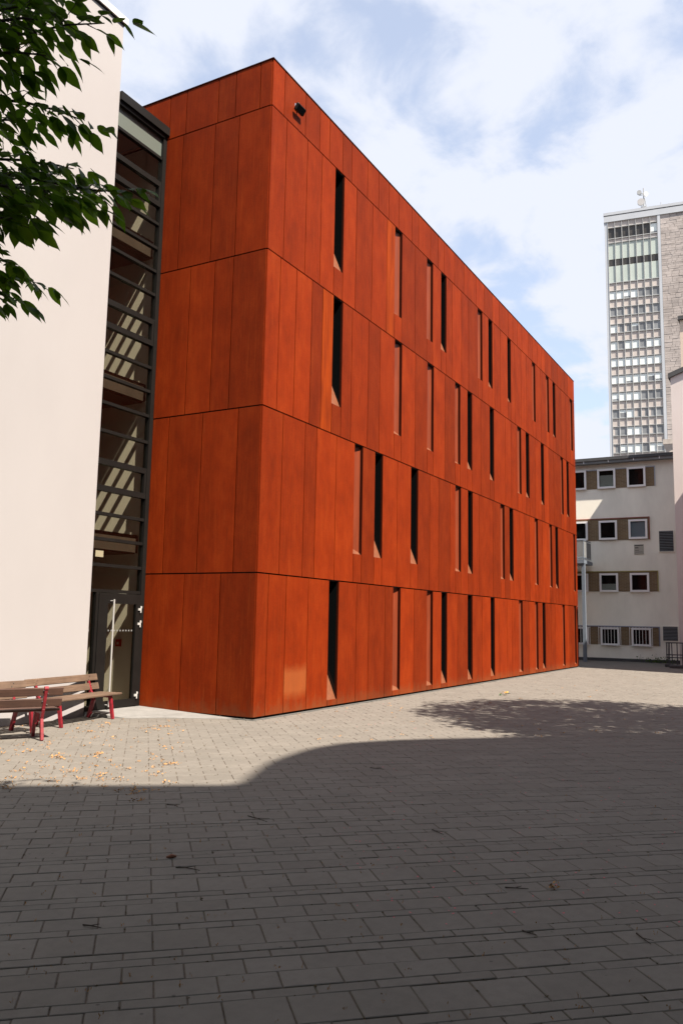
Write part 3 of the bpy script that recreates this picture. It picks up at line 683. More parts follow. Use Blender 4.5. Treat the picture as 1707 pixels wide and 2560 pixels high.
# ================================================================== RIGHT ANNEX (its wall shows at the frame's edge) and tall block behind
XA = 30.0
ya, za = hit(*q3(955,1645),0,XA).y, hit(*q3(955,1645),0,XA).z
an = empty('pink_annex', (XA,ya,0)); tag(an, 'pale pink plastered wall with sloping dark roof edge beside the cream building', 'building')
def pp_(name, prof, x0, x1, mat, par):       # extrude a profile in (y,z) along x
    m = MB(); n = len(prof)
    m.add([(x0,p[0],p[1]) for p in prof]+[(x1,p[0],p[1]) for p in prof], [tuple(range(n)), tuple(range(2*n-1,n-1,-1))]+[(i,n+i,n+(i+1)%n,(i+1)%n) for i in range(n)])
    o = m.build(name, mat); return loc(o, par)
SL = 0.36
pp_('wall', [(ya,0),(ya,za),(ya-6,za+6*SL),(ya-6,0)], XA, XF-0.06, M['pink_plaster'], an)
pp_('roof_edge', [(ya+0.10,za-0.03),(ya+0.10,za+0.20),(ya-6,za+6*SL+0.22),(ya-6,za+6*SL+0.001),(ya,za+0.001)], XA-0.12, XF-0.06, M['roof_dark'], an)
wgB = empty('side_wing', (22.6,-6.6,0)); tag(wgB, 'plain plastered wing whose shadow falls on the far paving', 'building')
loc(box('wall', (22.6,-18,0), (29.9,-6.6,11.8), M['pink_plaster']), wgB); loc(box('roof', (22.5,-18.1,11.8), (29.9,-6.5,12.0), M['roof_dark']), wgB)
sw = empty('sky_block_wing', (6,-17.5,0)); tag(sw, 'unseen plastered wing added opposite the rust steel building to block sky light', 'building')  # added out of view to cut the sky light in the courtyard
loc(box('wall', (6,-30,0), (22.5,-17.5,12.5), M['grey_plaster']), sw); loc(box('roof', (5.9,-30,12.5), (22.5,-17.4,12.7), M['roof_dark']), sw)
by, bz = hit(*q3(1038,1500),0,46.0).y, hit(*q3(1057,1190),0,46.0).z
bb = empty('beige_block', (46,by,0)); tag(bb, 'tall pale beige building rising behind the pink wall', 'building')
loc(box('wall', (46,by-14,0), (58,by,bz), M['beige_plaster']), bb); loc(box('roof', (45.8,by-14.2,bz), (58.2,by+0.1,bz+0.25), M['roof_dark']), bb)
zc = bz-6
while zc > 10: loc(box('string_course', (45.96,by-14,zc), (46.0,by,zc+0.10), M['cream_plaster']), bb); zc -= 3.0

# ================================================================== STEEL BALCONY
XB = 31.0
sb_ = empty('steel_balcony', (XB,1.2,0)); tag(sb_, 'grey blue steel balcony on a single post beside the cream facade', 'balcony')
yl0, zr = F(300,915,XB); yr0, zr2 = F(362,935,XB); _, zf = F(340,1135,XB); _, zu = F(340,1170,XB)
ypl, _ = F(340,1500,XB); ypr, _ = F(372,1500,XB)
loc(box('post', (XB,ypr,0.0), (XB+0.20,ypl,zu), M['grey_steel']), sb_)
loc(box('platform', (XB-0.1,yr0,zu), (XF-0.13,yl0+3.5,zf), M['grey_steel']), sb_)
m = MB()
for zz_ in (zr2, zf+0.12): m.tube([(XB-0.05,yr0+0.03,zz_),(XB-0.05,yl0+3.4,zz_)], 0.025, 8); m.tube([(XB-0.05,yr0+0.03,zz_),(XF-0.35,yr0+0.03,zz_)], 0.025, 8)
loc(m.build('handrail', M['grey_steel']), sb_)
for yy in (yr0+0.03, yr0+1.2, yr0+2.4):
    m = MB(); m.tube([(XB-0.05,yy,zf),(XB-0.05,yy,zr2)], 0.02, 6); loc(m.build('baluster', M['grey_steel']), sb_)
loc(box('railing_panel', (XB-0.06,yr0+0.07,zf+0.16), (XB-0.045,yl0+3.3,zr2-0.06), M['fascia']), sb_)
loc(box('railing_panel', (XB,yr0+0.02,zf+0.16), (XF-0.36,yr0+0.04,zr2-0.06), M['fascia']), sb_)

# ================================================================== RACK, PLANTER BLOCKS, WEEDS in the far corner
rx = 29.2
def FR(a, b): p = hit(*q4(a,b),0,rx); return p.y, p.z
rk = empty('metal_rack', (rx,FR(1195,2100)[0],0)); tag(rk, 'low dark metal rack of upright bars in the far corner', 'rack')
y0, zt_ = FR(1195,1975); y1, _ = FR(1400,1975)
for i, u in enumerate((0,0.14,0.26,0.52,0.78,1.0)):
    yy = y0+(y1-y0)*u
    m = MB(); m.tube([(rx,yy,0.0),(rx,yy,zt_)], 0.022, 6); loc(m.build('upright', M['roof_dark']), rk)
for zz_ in (zt_, 0.55, 0.42):
    m = MB(); m.tube([(rx,y0+0.03,zz_),(rx,y1-0.3,zz_)], 0.025, 6); loc(m.build('rail', M['roof_dark']), rk)
m = MB(); m.tube([(rx,y0,zt_),(rx+0.5,y0,zt_),(rx+0.5,y0,0)], 0.022, 6); m.tube([(rx+0.5,y0,zt_),(rx+0.5,y1,zt_)], 0.022, 6); loc(m.build('back_frame', M['roof_dark']), rk)
for (a, b, c, lab) in ((1175,1260,2165,'low dark kerb block at the foot of the metal rack'),(1255,1420,2185,'longer dark kerb block standing forward of the metal rack')):
    yA = hit(*q4(a,c),0,28.6).y; yB = hit(*q4(b,c),0,28.6).y; xk = 28.7 if a < 1200 else 27.6
    o = box('kerb_block', (xk,min(yA,yB),0.0), (xk+0.3,max(yA,yB),0.14), M['roof_dark']); bevel(o, 0.02); tag(o, lab, 'kerb block')
wd_ = MB(); rr = random.Random(11)
wy, _ = F(1130,2100)
for i in range(150):
    p = Vector((XF-0.15-rr.random()*0.5, wy+rr.gauss(0,0.45), abs(rr.gauss(0,0.16)))); l = rr.uniform(.05,.12)
    a = Vector((rr.uniform(-1,1),rr.uniform(-1,1),rr.uniform(-.2,1))).normalized(); b = a.cross(Vector((rr.uniform(-1,1),rr.uniform(-1,1),rr.uniform(-1,1)))).normalized()
    wd_.quad(p, p+a*l*.5+b*l*.3, p+a*l, p+a*l*.5-b*l*.3)
for i in range(12):
    p = Vector((XF-0.3, wy+rr.gauss(0,0.4), 0)); wd_.tube([p, p+Vector((rr.uniform(-.05,.05),rr.uniform(-.1,.1),rr.uniform(.2,.5)))], [0.006,0.003], 4)
o = wd_.build('weed_patch', M['leaf_far']); tag(o, 'scraggy green weeds at the foot of the cream wall', 'plant')

# ================================================================== OFFICE TOWER
TA = math.radians(8.0); ta = Vector((math.cos(TA),math.sin(TA),0)); tb = Vector((math.sin(TA),-math.cos(TA),0)); TD = 160.0
T0 = Vector((CX,CY,0))+ta*TD
tw = empty('office_tower', T0, TA-math.pi/2)      # local x = right, local y = away
TWM = Matrix.Translation(T0) @ Matrix.Rotation(TA-math.pi/2,4,'Z')
tag(tw, 'tall grey office tower with curtain wall windows and stone clad side', 'tower')
def TP(a, b):
    p = hitp(*q3(a,b), T0, ta); return (p-T0).dot(tb), p.z
def tbx(name, x0, x1, y0, y1, z0, z1, mat, par=None): return box(name, (x0,y0,z0), (x1,y1,z1), mat, par or tw)
ztop_t = TP(620,332)[1]
tl = (TP(415,400)[0]+TP(500,2000)[0])/2; tr_ = (TP(835,400)[0]+TP(925,2000)[0])/2
tr2 = (TP(858,400)[0]+TP(945,2000)[0])/2
STONE_W = 22.0
tbx('wall', tl+0.05, tr2+STONE_W, 0.35, 26, 0, ztop_t-0.3, M['tower_tall'] if 'tower_tall' in M else M['tower_spandrel'])
tbx('corner_post', tl, tl+0.55, 0.0, 26.1, 0, ztop_t-1.2, M['tower_blue'])
tbx('divider_post', tr_, tr2, -0.12, 0.36, 0, ztop_t-1.2, M['tower_blue'])
tbx('parapet', tl-0.15, tr2+STONE_W, -0.25, 26.2, ztop_t-0.55, ztop_t, M['tower_blue'])
tbx('parapet_groove', tl-0.02, tr2+STONE_W, -0.05, 26.1, ztop_t-0.75, ztop_t-0.551, M['tower_frame'])
tbx('roof_beam', tl-0.1, tr2+STONE_W, -0.18, 26.15, ztop_t-1.9, ztop_t-0.751, M['tower_blue'])
gx0, gx1 = tl+0.60, tr_-0.03; NB = 7; bw = (gx1-gx0)/NB
def zrow(y): return TP(680,y)[1]
rows_t = []
pat = ['WWWWGGG','gGgGGGG','WGGWGGG','WGWWGWW','WWWWWWW','WWWWWWW','WWWWGGG','GWWGGGG','GGWWGGG','GWWWGWW']
cent = [980,1110,1240,1372,1505,1640,1776,1915,2055,2196,2335,2475,2615]
# full-height mullions
for i in range(NB+1):
    xx = gx0+bw*i; tbx('mullion', xx-0.03, xx+0.03, -0.10, 0.30, 0, ztop_t-1.9, M['tower_alu'])
def cells(za_, zb2_, cols, nm, yoff=0.12, split=None):
    for i in range(NB):
        c = cols[i % len(cols)]; mat = {'W':'tower_pale','G':'tower_grey','g':'tower_grey','D':'tower_dark','T':'tower_green','S':'tower_spandrel'}[c]
        x0_, x1_ = gx0+bw*i+0.055, gx0+bw*(i+1)-0.055
        o = tbx(nm, x0_, x1_, yoff, yoff+0.1, zb2_+0.06, za_-0.06, M[mat])
        if c in 'WGg' and nm == 'pane':
            fr = MB(); t_ = 0.045
            for (p0,p1,q0,q1) in ((x0_,x1_,zb2_+0.06,zb2_+0.06+t_),(x0_,x1_,za_-0.06-t_,za_-0.06),(x0_,x0_+t_,zb2_+0.06+t_,za_-0.06-t_),(x1_-t_,x1_,zb2_+0.06+t_,za_-0.06-t_)): fr.box((p0,yoff-0.05,q0),(p1,yoff-0.001,q1))
            fr.build('frame', M['tower_alu'], o)
            rq = random.Random(int(za_*10)*10+i)
            if c == 'W' and rq.random() < 0.22: box('pane_gap', (x0_+t_,yoff-0.012,zb2_+0.13), (x1_-t_,yoff-0.002,zb2_+0.13+rq.choice((0.3,0.3,0.9))), M['tower_grey'], o)
            if c in 'Gg' and rq.random() < 0.45: box('curtain', (x0_+t_,yoff-0.012,zb2_+0.13), (x0_+t_+rq.choice((0.3,0.5)),yoff-0.002,za_-0.13), M['tower_spandrel'], o)
def tband(zc_, h=0.16): tbx('transom', gx0, gx1, -0.05, 0.29, zc_-h/2, zc_+h/2, M['tower_frame'])
Y = zrow
cells(Y(388), Y(440), 'S', 'spandrel'); tband(Y(442)); cells(Y(447), Y(528), 'DDDDDDW', 'pane', 0.22); tband(Y(530)); cells(Y(532), Y(562), 'S', 'spandrel')
tband(Y(563)); cells(Y(566), Y(694), 'T', 'tall_pane'); cells(Y(694), Y(742), 'D', 'dark_strip', 0.18); cells(Y(744), Y(878), 'T', 'tall_pane'); tband(Y(881))
zprev = Y(884)
pitch = (Y(980)-Y(2196))/9
c0 = Y(980)
for r in range(22):
    zc_ = c0-pitch*r
    if zc_ < 3: break
    cells(zprev, zc_+pitch*0.27, 'S', 'spandrel'); tband(zc_+pitch*0.27, 0.10); 
    cells(zc_+pitch*0.25, zc_-pitch*0.24, pat[r] if r < 10 else random.choice(pat), 'pane'); tband(zc_-pitch*0.26, 0.10)
    zprev = zc_-pitch*0.27
for i in range(5):      # strip lights seen through the dark top windows
    pass
# stone cladding, real blocks
stn = MB(); srn = []; rs = random.Random(5); zc_ = 36.0
while zc_ < ztop_t-2.0:
    hgt = rs.choice((0.34,0.42,0.5,0.62)); xx = tr2+0.02
    while xx < tr2+STONE_W:
        wdt = rs.uniform(0.7,1.9); dp_ = rs.uniform(0.0,0.05)
        stn.box((xx+0.02,0.10-dp_,zc_+0.018),(min(xx+wdt,tr2+STONE_W)-0.02,0.34,zc_+hgt-0.01)); srn += [rs.random()]*8; xx += wdt
    zc_ += hgt
so = stn.build('stone_cladding', M['stone'], tw); tag(so, kind='stuff'); so.data.attributes.new('rnd','FLOAT','POINT').data.foreach_set('value', srn)
tbx('stone_base', tr2+0.02, tr2+STONE_W, 0.06, 0.34, 0, 36.0, M['stone'])
# mast with dishes
mxp = TP(748,300)[0]; mz1 = TP(742,98)[1]
mast = empty('antenna_mast', TWM @ Vector((mxp,3.0,ztop_t)), TA-math.pi/2); tag(mast, 'antenna mast with round dishes on the tower roof', 'antenna')
H_ = mz1-ztop_t
def mt(name, mb, mat, sm=False): return mb.build(name, mat, mast, sm)
m = MB(); m.tube([(0,0,-0.05),(0,0,H_)], [0.16,0.10], 8); mt('pole', m, M['tower_frame'])
m = MB(); m.tube([(0.75,0.4,-0.05),(0.15,0,H_*0.62)], 0.08, 6); m.tube([(-0.6,0.4,-0.05),(0,0,H_*0.35)], 0.07, 6); mt('stay', m, M['tower_frame'])
def dish(x, z, r, mat, dpth=0.5, face=-1):
    m = MB(); m.tube([(x,face*0.35,z),(x,face*(0.35+dpth),z)], r, 20); m.tube([(x,face*0.4,z),(0,0,z)], 0.08, 6); mt('dish', m, mat)
dish(-0.52, H_*0.44, 0.68, simple('dish_grey', (0.34,0.34,0.34), 0.6)); dish(-0.80, H_*0.80, 0.42, M['tower_frame']); dish(0.42, H_*0.70, 0.38, M['alu_white'], 0.6)
m = MB(); m.box((-0.55,-0.3,H_*0.10),(-0.05,0.1,H_*0.26)); mt('equipment_box', m, M['alu_white'])
m = MB(); m.box((-0.6,-0.35,H_*0.27),(0.45,-0.2,H_*0.30)); m.box((-0.9,-0.1,H_*0.74),(0.5,0.0,H_*0.76)); mt('cross_arm', m, M['tower_frame'])
rxp = TP(883,280)[0]; rz1 = TP(883,228)[1]
rod = empty('roof_aerial', TWM @ Vector((rxp,2.0,ztop_t)), TA-math.pi/2); tag(rod, 'thin upright aerial with a long rail on the tower roof', 'aerial')
m = MB(); m.tube([(0,0,-0.05),(0,0,max(1.5,rz1-ztop_t))], 0.07, 6); m.build('rod', M['tower_frame'], rod)
m = MB(); m.tube([(-5.5,0,0.45),(0,0,0.55)], 0.06, 6); m.tube([(-5.2,0,-0.05),(-5.2,0,0.46)], 0.05, 6); m.build('rail', M['tower_alu'], rod)

# ================================================================== BUILDING BEHIND THE CAMERA (casts the long foreground shadow)
HB = 20.0; off = SH*(HB/TE)
edge_px = [(0,1963),(300,1963),(570,1962),(598,1957),(622,1940),(650,1918),(675,1904),(705,1893),(740,1881),(784,1869),(840,1860),(900,1855),(980,1850),(1067,1847),(1180,1845),(1300,1842),(1415,1840)]
gpts = [ground(*p) for p in edge_px]
d0 = (gpts[0]-gpts[1]).normalized(); d1 = (gpts[-1]-gpts[-3]).normalized()
gpts = [gpts[0]+d0*14]+gpts+[gpts[-1]+d1*9]
poly = [(p.x-off.x, p.y-off.y) for p in gpts]
back = [(poly[-1][0]-8, poly[-1][1]-16), (poly[0][0]-16, poly[0][1]-10)]
rb = empty('rear_building', (poly[4][0],poly[4][1],0)); tag(rb, 'large dark plastered building with a rounded bay casting the long courtyard shadow', 'building')
m = MB(); m.prism(poly+back, 0, HB-0.02); o = m.build('wall', M['grey_plaster']); b_ = bmesh.new(); b_.from_mesh(o.data); bmesh.ops.recalc_face_normals(b_, faces=b_.faces); b_.to_mesh(o.data); b_.free(); loc(o, rb)
m = MB(); m.prism(poly+back, HB-0.019, HB); o = m.build('roof', M['roof_dark']); b_ = bmesh.new(); b_.from_mesh(o.data); bmesh.ops.recalc_face_normals(b_, faces=b_.faces); b_.to_mesh(o.data); b_.free(); loc(o, rb)

# ================================================================== BENCHES
def make_bench(front):
    b = empty('bench')
    m_w = M['wood_brown'] if front else M['wood_grey']
    Lh = 0.95
    def plank(name, a, bb_, M_=None):
        o = box(name, a, bb_, m_w, b, M_); bevel(o, 0.006); return o
    for i, y in enumerate((0.03,0.155,0.28,0.40)):          # seat planks, y=0 is the front edge
        plank('seat_plank', (-Lh,y-0.052,0.415), (Lh,y+0.052,0.447))
    tilt = Matrix.Rotation(math.radians(-16),4,'X')
    for zc_ in (0.10, 0.265):
        plank('back_plank', (-Lh,-0.016,zc_-0.06), (Lh,0.016,zc_+0.06), Matrix.Translation((0,0.475,0.45)) @ tilt)
    for sx in (-0.70, 0.70):
        leg = MB()
        def strip(pts, wdt, th):
            for (p, q, wa, wb_) in pts:
                p = Vector(p); q = Vector(q); d = (q-p).normalized(); nrm = Vector((0,-d.z,d.y))
                leg.add([(sx-th,)+tuple((p-nrm*wa)[1:]),(sx-th,)+tuple((p+nrm*wa)[1:]),(sx-th,)+tuple((q+nrm*wb_)[1:]),(sx-th,)+tuple((q-nrm*wb_)[1:]),
                         (sx+th,)+tuple((p-nrm*wa)[1:]),(sx+th,)+tuple((p+nrm*wa)[1:]),(sx+th,)+tuple((q+nrm*wb_)[1:]),(sx+th,)+tuple((q-nrm*wb_)[1:])],
                        [(0,1,2,3),(7,6,5,4),(0,4,5,1),(1,5,6,2),(2,6,7,3),(3,7,4,0)])
        def piece(nm, segs, th):
            leg.v.clear(); leg.f.clear(); strip(segs, 0, th)
            me = MB(); me.add(leg.v, leg.f); o = me.build(nm, M['red_paint'], b)
            bb2 = bmesh.new(); bb2.from_mesh(o.data); bmesh.ops.recalc_face_normals(bb2, faces=bb2.faces); bb2.to_mesh(o.data); bb2.free(); bevel(o, 0.004); return o
        piece('front_leg', [((0,-0.02,0.0),(0,0.06,0.412),0.027,0.036)], 0.022)
        bk = piece('rear_leg', [((0,0.50,0.0),(0,0.40,0.33),0.034,0.034),((0,0.405,0.31),(0,0.475,0.46),0.034,0.030),((0,0.470,0.44),(0,0.578,0.755) if front else (0,0.555,0.69),0.026,0.020)], 0.022)
        piece('seat_bearer', [((0,0.02,0.392),(0,0.43,0.392),0.020,0.020)], 0.018)
        if front:
            m = MB(); m.tube([(sx-0.028,0.578,0.755),(sx+0.028,0.578,0.755)], 0.028, 10); m.build('knob', M['red_paint'], bk)
        for zc_ in (0.075,0.125,0.24,0.29):
            c = Matrix.Translation((0,0.475,0.45)) @ tilt @ Vector((sx+(0.02 if zc_ in (0.125,0.29) else -0.02),-0.018,zc_))
            m = MB(); m.tube([c, c+Vector((0,-0.008,0))], 0.009, 8); m.build('bolt', M['steel'], b)
            c2 = Matrix.Translation((0,0.475,0.45)) @ tilt @ Vector((sx+(0.034 if zc_ in (0.125,0.29) else -0.034),0.018,zc_))
            m = MB(); m.tube([c2, c2+Vector((0,0.008,0))], 0.009, 8); m.build('bolt', M['steel'], b)
    return b
fb = make_bench(True)
fr0 = ground(105,1852)
# local x = length, local y = towards the back. back points to the camera side
ld = Vector((0.89,-0.455,0)).normalized(); bd = Vector((-0.455,-0.89,0)).normalized()
ang = math.atan2(bd.y, bd.x)-math.pi/2
Rm = Matrix.Rotation(ang,4,'Z')
def place_bench(b, corner_local, world, ang):
    b.rotation_euler = (0,0,ang); p = Matrix.Rotation(ang,4,'Z') @ Vector(corner_local); b.location = Vector(world)-p
lx = Rm @ Vector((1,0,0))
sgn = 1 if lx.dot(ld) > 0 else -1
place_bench(fb, (0.70*sgn,0.50,0), (fr0.x,fr0.y,0), ang)
tag(fb, 'brown plank bench with red iron legs, its back to the courtyard', 'bench', 'wooden benches by the white wall')
rb1 = make_bench(False)
a1_ = math.atan2(0.31,1.91)
place_bench(rb1, (0.95,-0.02,0), (-1.131,2.10,0), a1_); rb1.location.z = 0.0
tag(rb1, 'weathered plank bench beside the glass door, seat facing the courtyard', 'bench', 'wooden benches by the white wall')
rb2 = copy_tree(rb1); place_bench(rb2, (0.95,0.475,0), (-3.20,2.16,0), math.radians(-3))
tag(rb2, 'weathered plank bench against the white wall, behind the brown bench', 'bench', 'wooden benches by the white wall')

# ================================================================== LEFT TREE
def leaf_mesh(name, l=1.0, wd=0.52):
    # pointed oval leaf lying in xy, tip towards +x, slightly folded and curled
    pr = [(0,0.02),(0.10,0.16),(0.28,0.25),(0.48,0.26),(0.68,0.19),(0.84,0.095),(0.94,0.035)]
    v = []; f = []
    for x_, y_ in pr:
        z_ = -0.14*x_*x_; v += [(x_,-y_*wd/0.52,z_+0.10*y_*1.4),(x_,0,z_),(x_,y_*wd/0.52,z_+0.10*y_*1.4)]
    v.append((1.06,0.02,-0.17))
    for i in range(len(pr)-1):
        a = i*3; f += [(a,a+1,a+4,a+3),(a+1,a+2,a+5,a+4)]
    a = (len(pr)-1)*3; e = len(v)-1; f += [(a,a+1,e),(a+1,a+2,e)]
    v = [(x_*l, y_*l, z_*l) for x_, y_, z_ in v]
    return v, f
LV, LF = leaf_mesh('leaf')
lme = bpy.data.meshes.new('leaf'); lme.from_pydata(LV, [], LF); lme.update(); lme.materials.append(M['leaf'])
for p in lme.polygons: p.use_smooth = True
TB = Vector((-10.75,-4.75,0))
tree = empty('courtyard_tree', TB); tag(tree, 'leafy tree with low branches reaching in front of the white wall', 'tree')
tr = random.Random(21)
m = MB(); m.tube([(TB.x,TB.y,0),(TB.x+0.03,TB.y,0.3),(TB.x+0.02,TB.y+0.02,1.6),(TB.x-0.05,TB.y+0.05,3.2),(TB.x,TB.y,5.0),(TB.x-0.1,TB.y+0.1,7.0),(TB.x,TB.y,8.6)], [0.24,0.17,0.145,0.13,0.10,0.06,0.02], 12)
loc(m.build('trunk', M['bark'], None, True), tree)
def pd(px, py, dist): return CAM + ray(px,py).normalized()*dist
br = []       # (list of pixel points, distance start, distance end, density)
BR = [([(-330,60),(-120,40),(0,25),(115,5)],3.7,3.5),([(-330,150),(-100,95),(60,85),(170,62),(262,58)],3.5,3.4),([(-330,190),(-100,140),(40,130),(125,140)],3.3,3.2),
      ([(-300,20),(-100,-20),(60,-40),(120,-20)],3.9,3.8),([(-330,120),(-60,60),(60,45),(95,50)],3.2,3.1),
      ([(-330,260),(-100,240),(60,255),(140,275),(205,300)],3.6,3.4),([(-300,330),(-90,300),(20,300),(75,300)],3.9,3.8),
      ([(-330,440),(-90,430),(60,440),(170,465),(250,478),(305,475)],3.6,3.3),([(-330,400),(-90,395),(50,400),(120,410),(185,422)],3.9,3.7),([(-330,520),(-90,500),(60,500),(140,512),(195,518)],3.5,3.4),
      ([(-300,560),(-90,540),(0,545),(45,545)],3.2,3.1),([(-300,470),(-90,455),(60,470),(150,480)],3.15,3.05),([(-300,480),(-90,465),(100,460),(230,480)],4.1,3.9),
      ([(-330,700),(-100,680),(20,690),(50,692),(85,702)],3.7,3.6),([(-300,740),(-90,720),(0,735),(25,742)],3.4,3.3),([(-300,660),(-90,640),(0,645),(10,650)],3.5,3.4)]
leaves = []
def spray(p, d, ln, lf, depth=0):
    """twig from p along d with alternate leaves"""
    n = max(2, int(ln/0.028)); pts = [p]; cur = p.copy(); dd = d.copy()
    for i in range(n):
        dd = (dd+Vector((tr.uniform(-.12,.12),tr.uniform(-.12,.12),tr.uniform(-.10,.05)))).normalized(); cur = cur+dd*(ln/n); pts.append(cur.copy())
        side = Vector((0,0,1)).cross(dd).normalized()*(1 if i % 2 else -1)
        ld_ = (dd*tr.uniform(.5,.9)+side*tr.uniform(.4,.9)+Vector((0,0,tr.uniform(-.75,-.05)))).normalized()
        nrm = (Vector((0,0,1))+Vector((tr.uniform(-.7,.7),tr.uniform(-.7,.7),0))+(CAM-cur).normalized()*tr.uniform(-0.5,0.6)).normalized()
        leaves.append((cur.copy(), ld_, nrm, tr.uniform(0.048,0.088)*lf))
    leaves.append((cur.copy(), (dd+Vector((0,0,-.3))).normalized(), Vector((tr.uniform(-.5,.5),tr.uniform(-.5,.5),1)).normalized(), tr.uniform(.065,.092)*lf))
    return pts
twm = MB()
for pxs, da, db in BR:
    n = len(pxs); pts = [pd(q[0],q[1],da+(db-da)*i/(n-1)) for i, q in enumerate(pxs)]
    st = Vector((TB.x, TB.y, max(2.2, pts[0].z-0.5)))
    bm_ = MB(); full = [st]+pts; bm_.tube(full, [0.022]+[0.0085-0.0065*i/(n-1) for i in range(n)], 6); loc(bm_.build('branch', M['bark'], None, True), tree)
    # walk along the in-frame part
    seg = []
    for i in range(n-1):
        m_ = max(2, int((pts[i+1]-pts[i]).length/0.027))
        for j in range(m_): seg.append((pts[i].lerp(pts[i+1], j/m_), (pts[i+1]-pts[i]).normalized()))
    for j, (p, d) in enumerate(seg):
        frac = j/len(seg)
        if frac < 0.18: continue
        side = Vector((0,0,1)).cross(d).normalized()*(1 if j % 2 else -1)
        dr_ = (d*0.75+side*tr.uniform(.5,1.0)+Vector((0,0,tr.uniform(-.25,.12)))).normalized()
        ln = tr.uniform(0.10,0.26)*(1.15-0.75*frac)
        pp2 = spray(p, dr_, ln, 1.0 if frac > .4 else .95); twm.tube(pp2, [0.0028]+[0.0016]*(len(pp2)-1), 4)
    spray(pts[-1], (pts[-1]-pts[-2]).normalized(), 0.10, 1.0)
loc(twm.build('twigs', M['bark']), tree)['kind'] = 'stuff'
# unseen rest of the crown, enlarged to block sky light over the foreground
for i in range(9500):
    a = tr.uniform(0,2*math.pi); r_ = 4.6*math.sqrt(tr.random()); h = tr.uniform(4.6,10.5)
    r_ *= max(0.3, 1-abs(h-6.6)/6.0)
    p = Vector((TB.x-0.9+math.cos(a)*r_, TB.y-1.6+math.sin(a)*r_, h)); q = proj(p)
    if q[2] > 0 and -160 < q[0] < 1860 and -160 < q[1] < 2700: continue
    leaves.append((p, Vector((tr.uniform(-1,1),tr.uniform(-1,1),tr.uniform(-.8,.2))).normalized(), Vector((tr.uniform(-.6,.6),tr.uniform(-.6,.6),1)).normalized(), tr.uniform(.13,.20)))
for i in range(9):
    a = i*0.7+0.3; z = 4.2+0.5*i; e = Vector((TB.x-0.9+math.cos(a)*3.0, TB.y-1.6+math.sin(a)*3.0, z+1.4))
    q = proj(e)
    if q[2] > 0 and -160 < q[0] < 1860 and -160 < q[1] < 2700: continue
    m = MB(); s_ = Vector((TB.x,TB.y,z)); m.tube([s_, s_.lerp(e,.5)+Vector((0,0,.2)), e], [0.06,0.04,0.012], 6); loc(m.build('limb', M['bark'], None, True), tree)
def leaf_matrix(p, d, nrm, s):
    y_ = nrm.cross(d).normalized(); z_ = d.cross(y_).normalized()
    return Matrix.Translation(p) @ Matrix((d,y_,z_)).transposed().to_4x4() @ Matrix.Scale(s,4)
sc_l = []
for i, (p, d, nrm, s) in enumerate(leaves):
    q = proj(p)
    if q[2] > 0 and -10 < q[0] < 400 and -10 < q[1] < 790: sc_l.append((s/q[2], i))
sc_l.sort(reverse=True); big = set(i for _, i in sc_l[:300])
cm = MB()
for i, (p, d, nrm, s) in enumerate(leaves):
    Mx = leaf_matrix(p, d, nrm, s)
    if i in big:
        o = bpy.data.objects.new('leaf', lme); COL.objects.link(o); o.parent = tree; o.matrix_parent_inverse = Matrix.Translation(-TB); o.matrix_basis = Mx
    else: cm.add([Mx @ Vector(v) for v in LV], LF)
o = cm.build('foliage', M['leaf'], None, True); loc(o, tree); o['kind'] = 'stuff'

# ================================================================== RIGHT TREE (outside the frame, its shadow lies on the paving)
R0 = Vector((2.6,-12.2,0)); tree2 = empty('broadleaf_tree', R0); tag(tree2, 'broad crowned tree beside the courtyard casting dappled shadow on the paving', 'tree')
m = MB(); m.tube([(0,0,0),(0.05,0,0.4),(0,0.1,3.5),(0.1,0,6.5),(0,0,10.5)], [0.34,0.24,0.2,0.15,0.04], 12); m.build('trunk', M['bark'], tree2, True)
lim = []
for i in range(11):
    a = i*2.4; z = 4.2+0.55*i; r_ = 3.2 if i < 7 else 2.2
    e = Vector((math.cos(a)*r_, math.sin(a)*r_, z+tr.uniform(1.0,2.2))); s = Vector((0,0,z))
    m = MB(); mid = s.lerp(e,.5)+Vector((0,0,.2)); m.tube([s,mid,e], [0.10,0.06,0.02], 6); m.build('limb', M['bark'], tree2, True); lim.append((s,mid,e))
cm = MB()
for i in range(430):
    # leaf clumps through the crown
    while True:
        v = Vector((tr.uniform(-1,1),tr.uniform(-1,1),tr.uniform(-1,1)))
        if v.length < 1 and v.length > 0.25: break
    c = Vector((v.x*4.0, v.y*4.0, 8.8+v.z*2.9)); rr_ = tr.uniform(.45,.85)
    for j in range(46):
        d = Vector((tr.gauss(0,1),tr.gauss(0,1),tr.gauss(0,.7))).normalized(); p = c+d*rr_*tr.random()**.5
        nn = Vector((tr.uniform(-.6,.6),tr.uniform(-.6,.6),1)).normalized(); dd = nn.cross(d).normalized(); s = tr.uniform(.13,.22)
        y_ = nn.cross(dd)
        cm.quad(p, p+dd*s*.5+y_*s*.32, p+dd*s, p+dd*s*.5-y_*s*.32)
o = cm.build('crown', M['leaf_far'], tree2); o['kind'] = 'stuff'

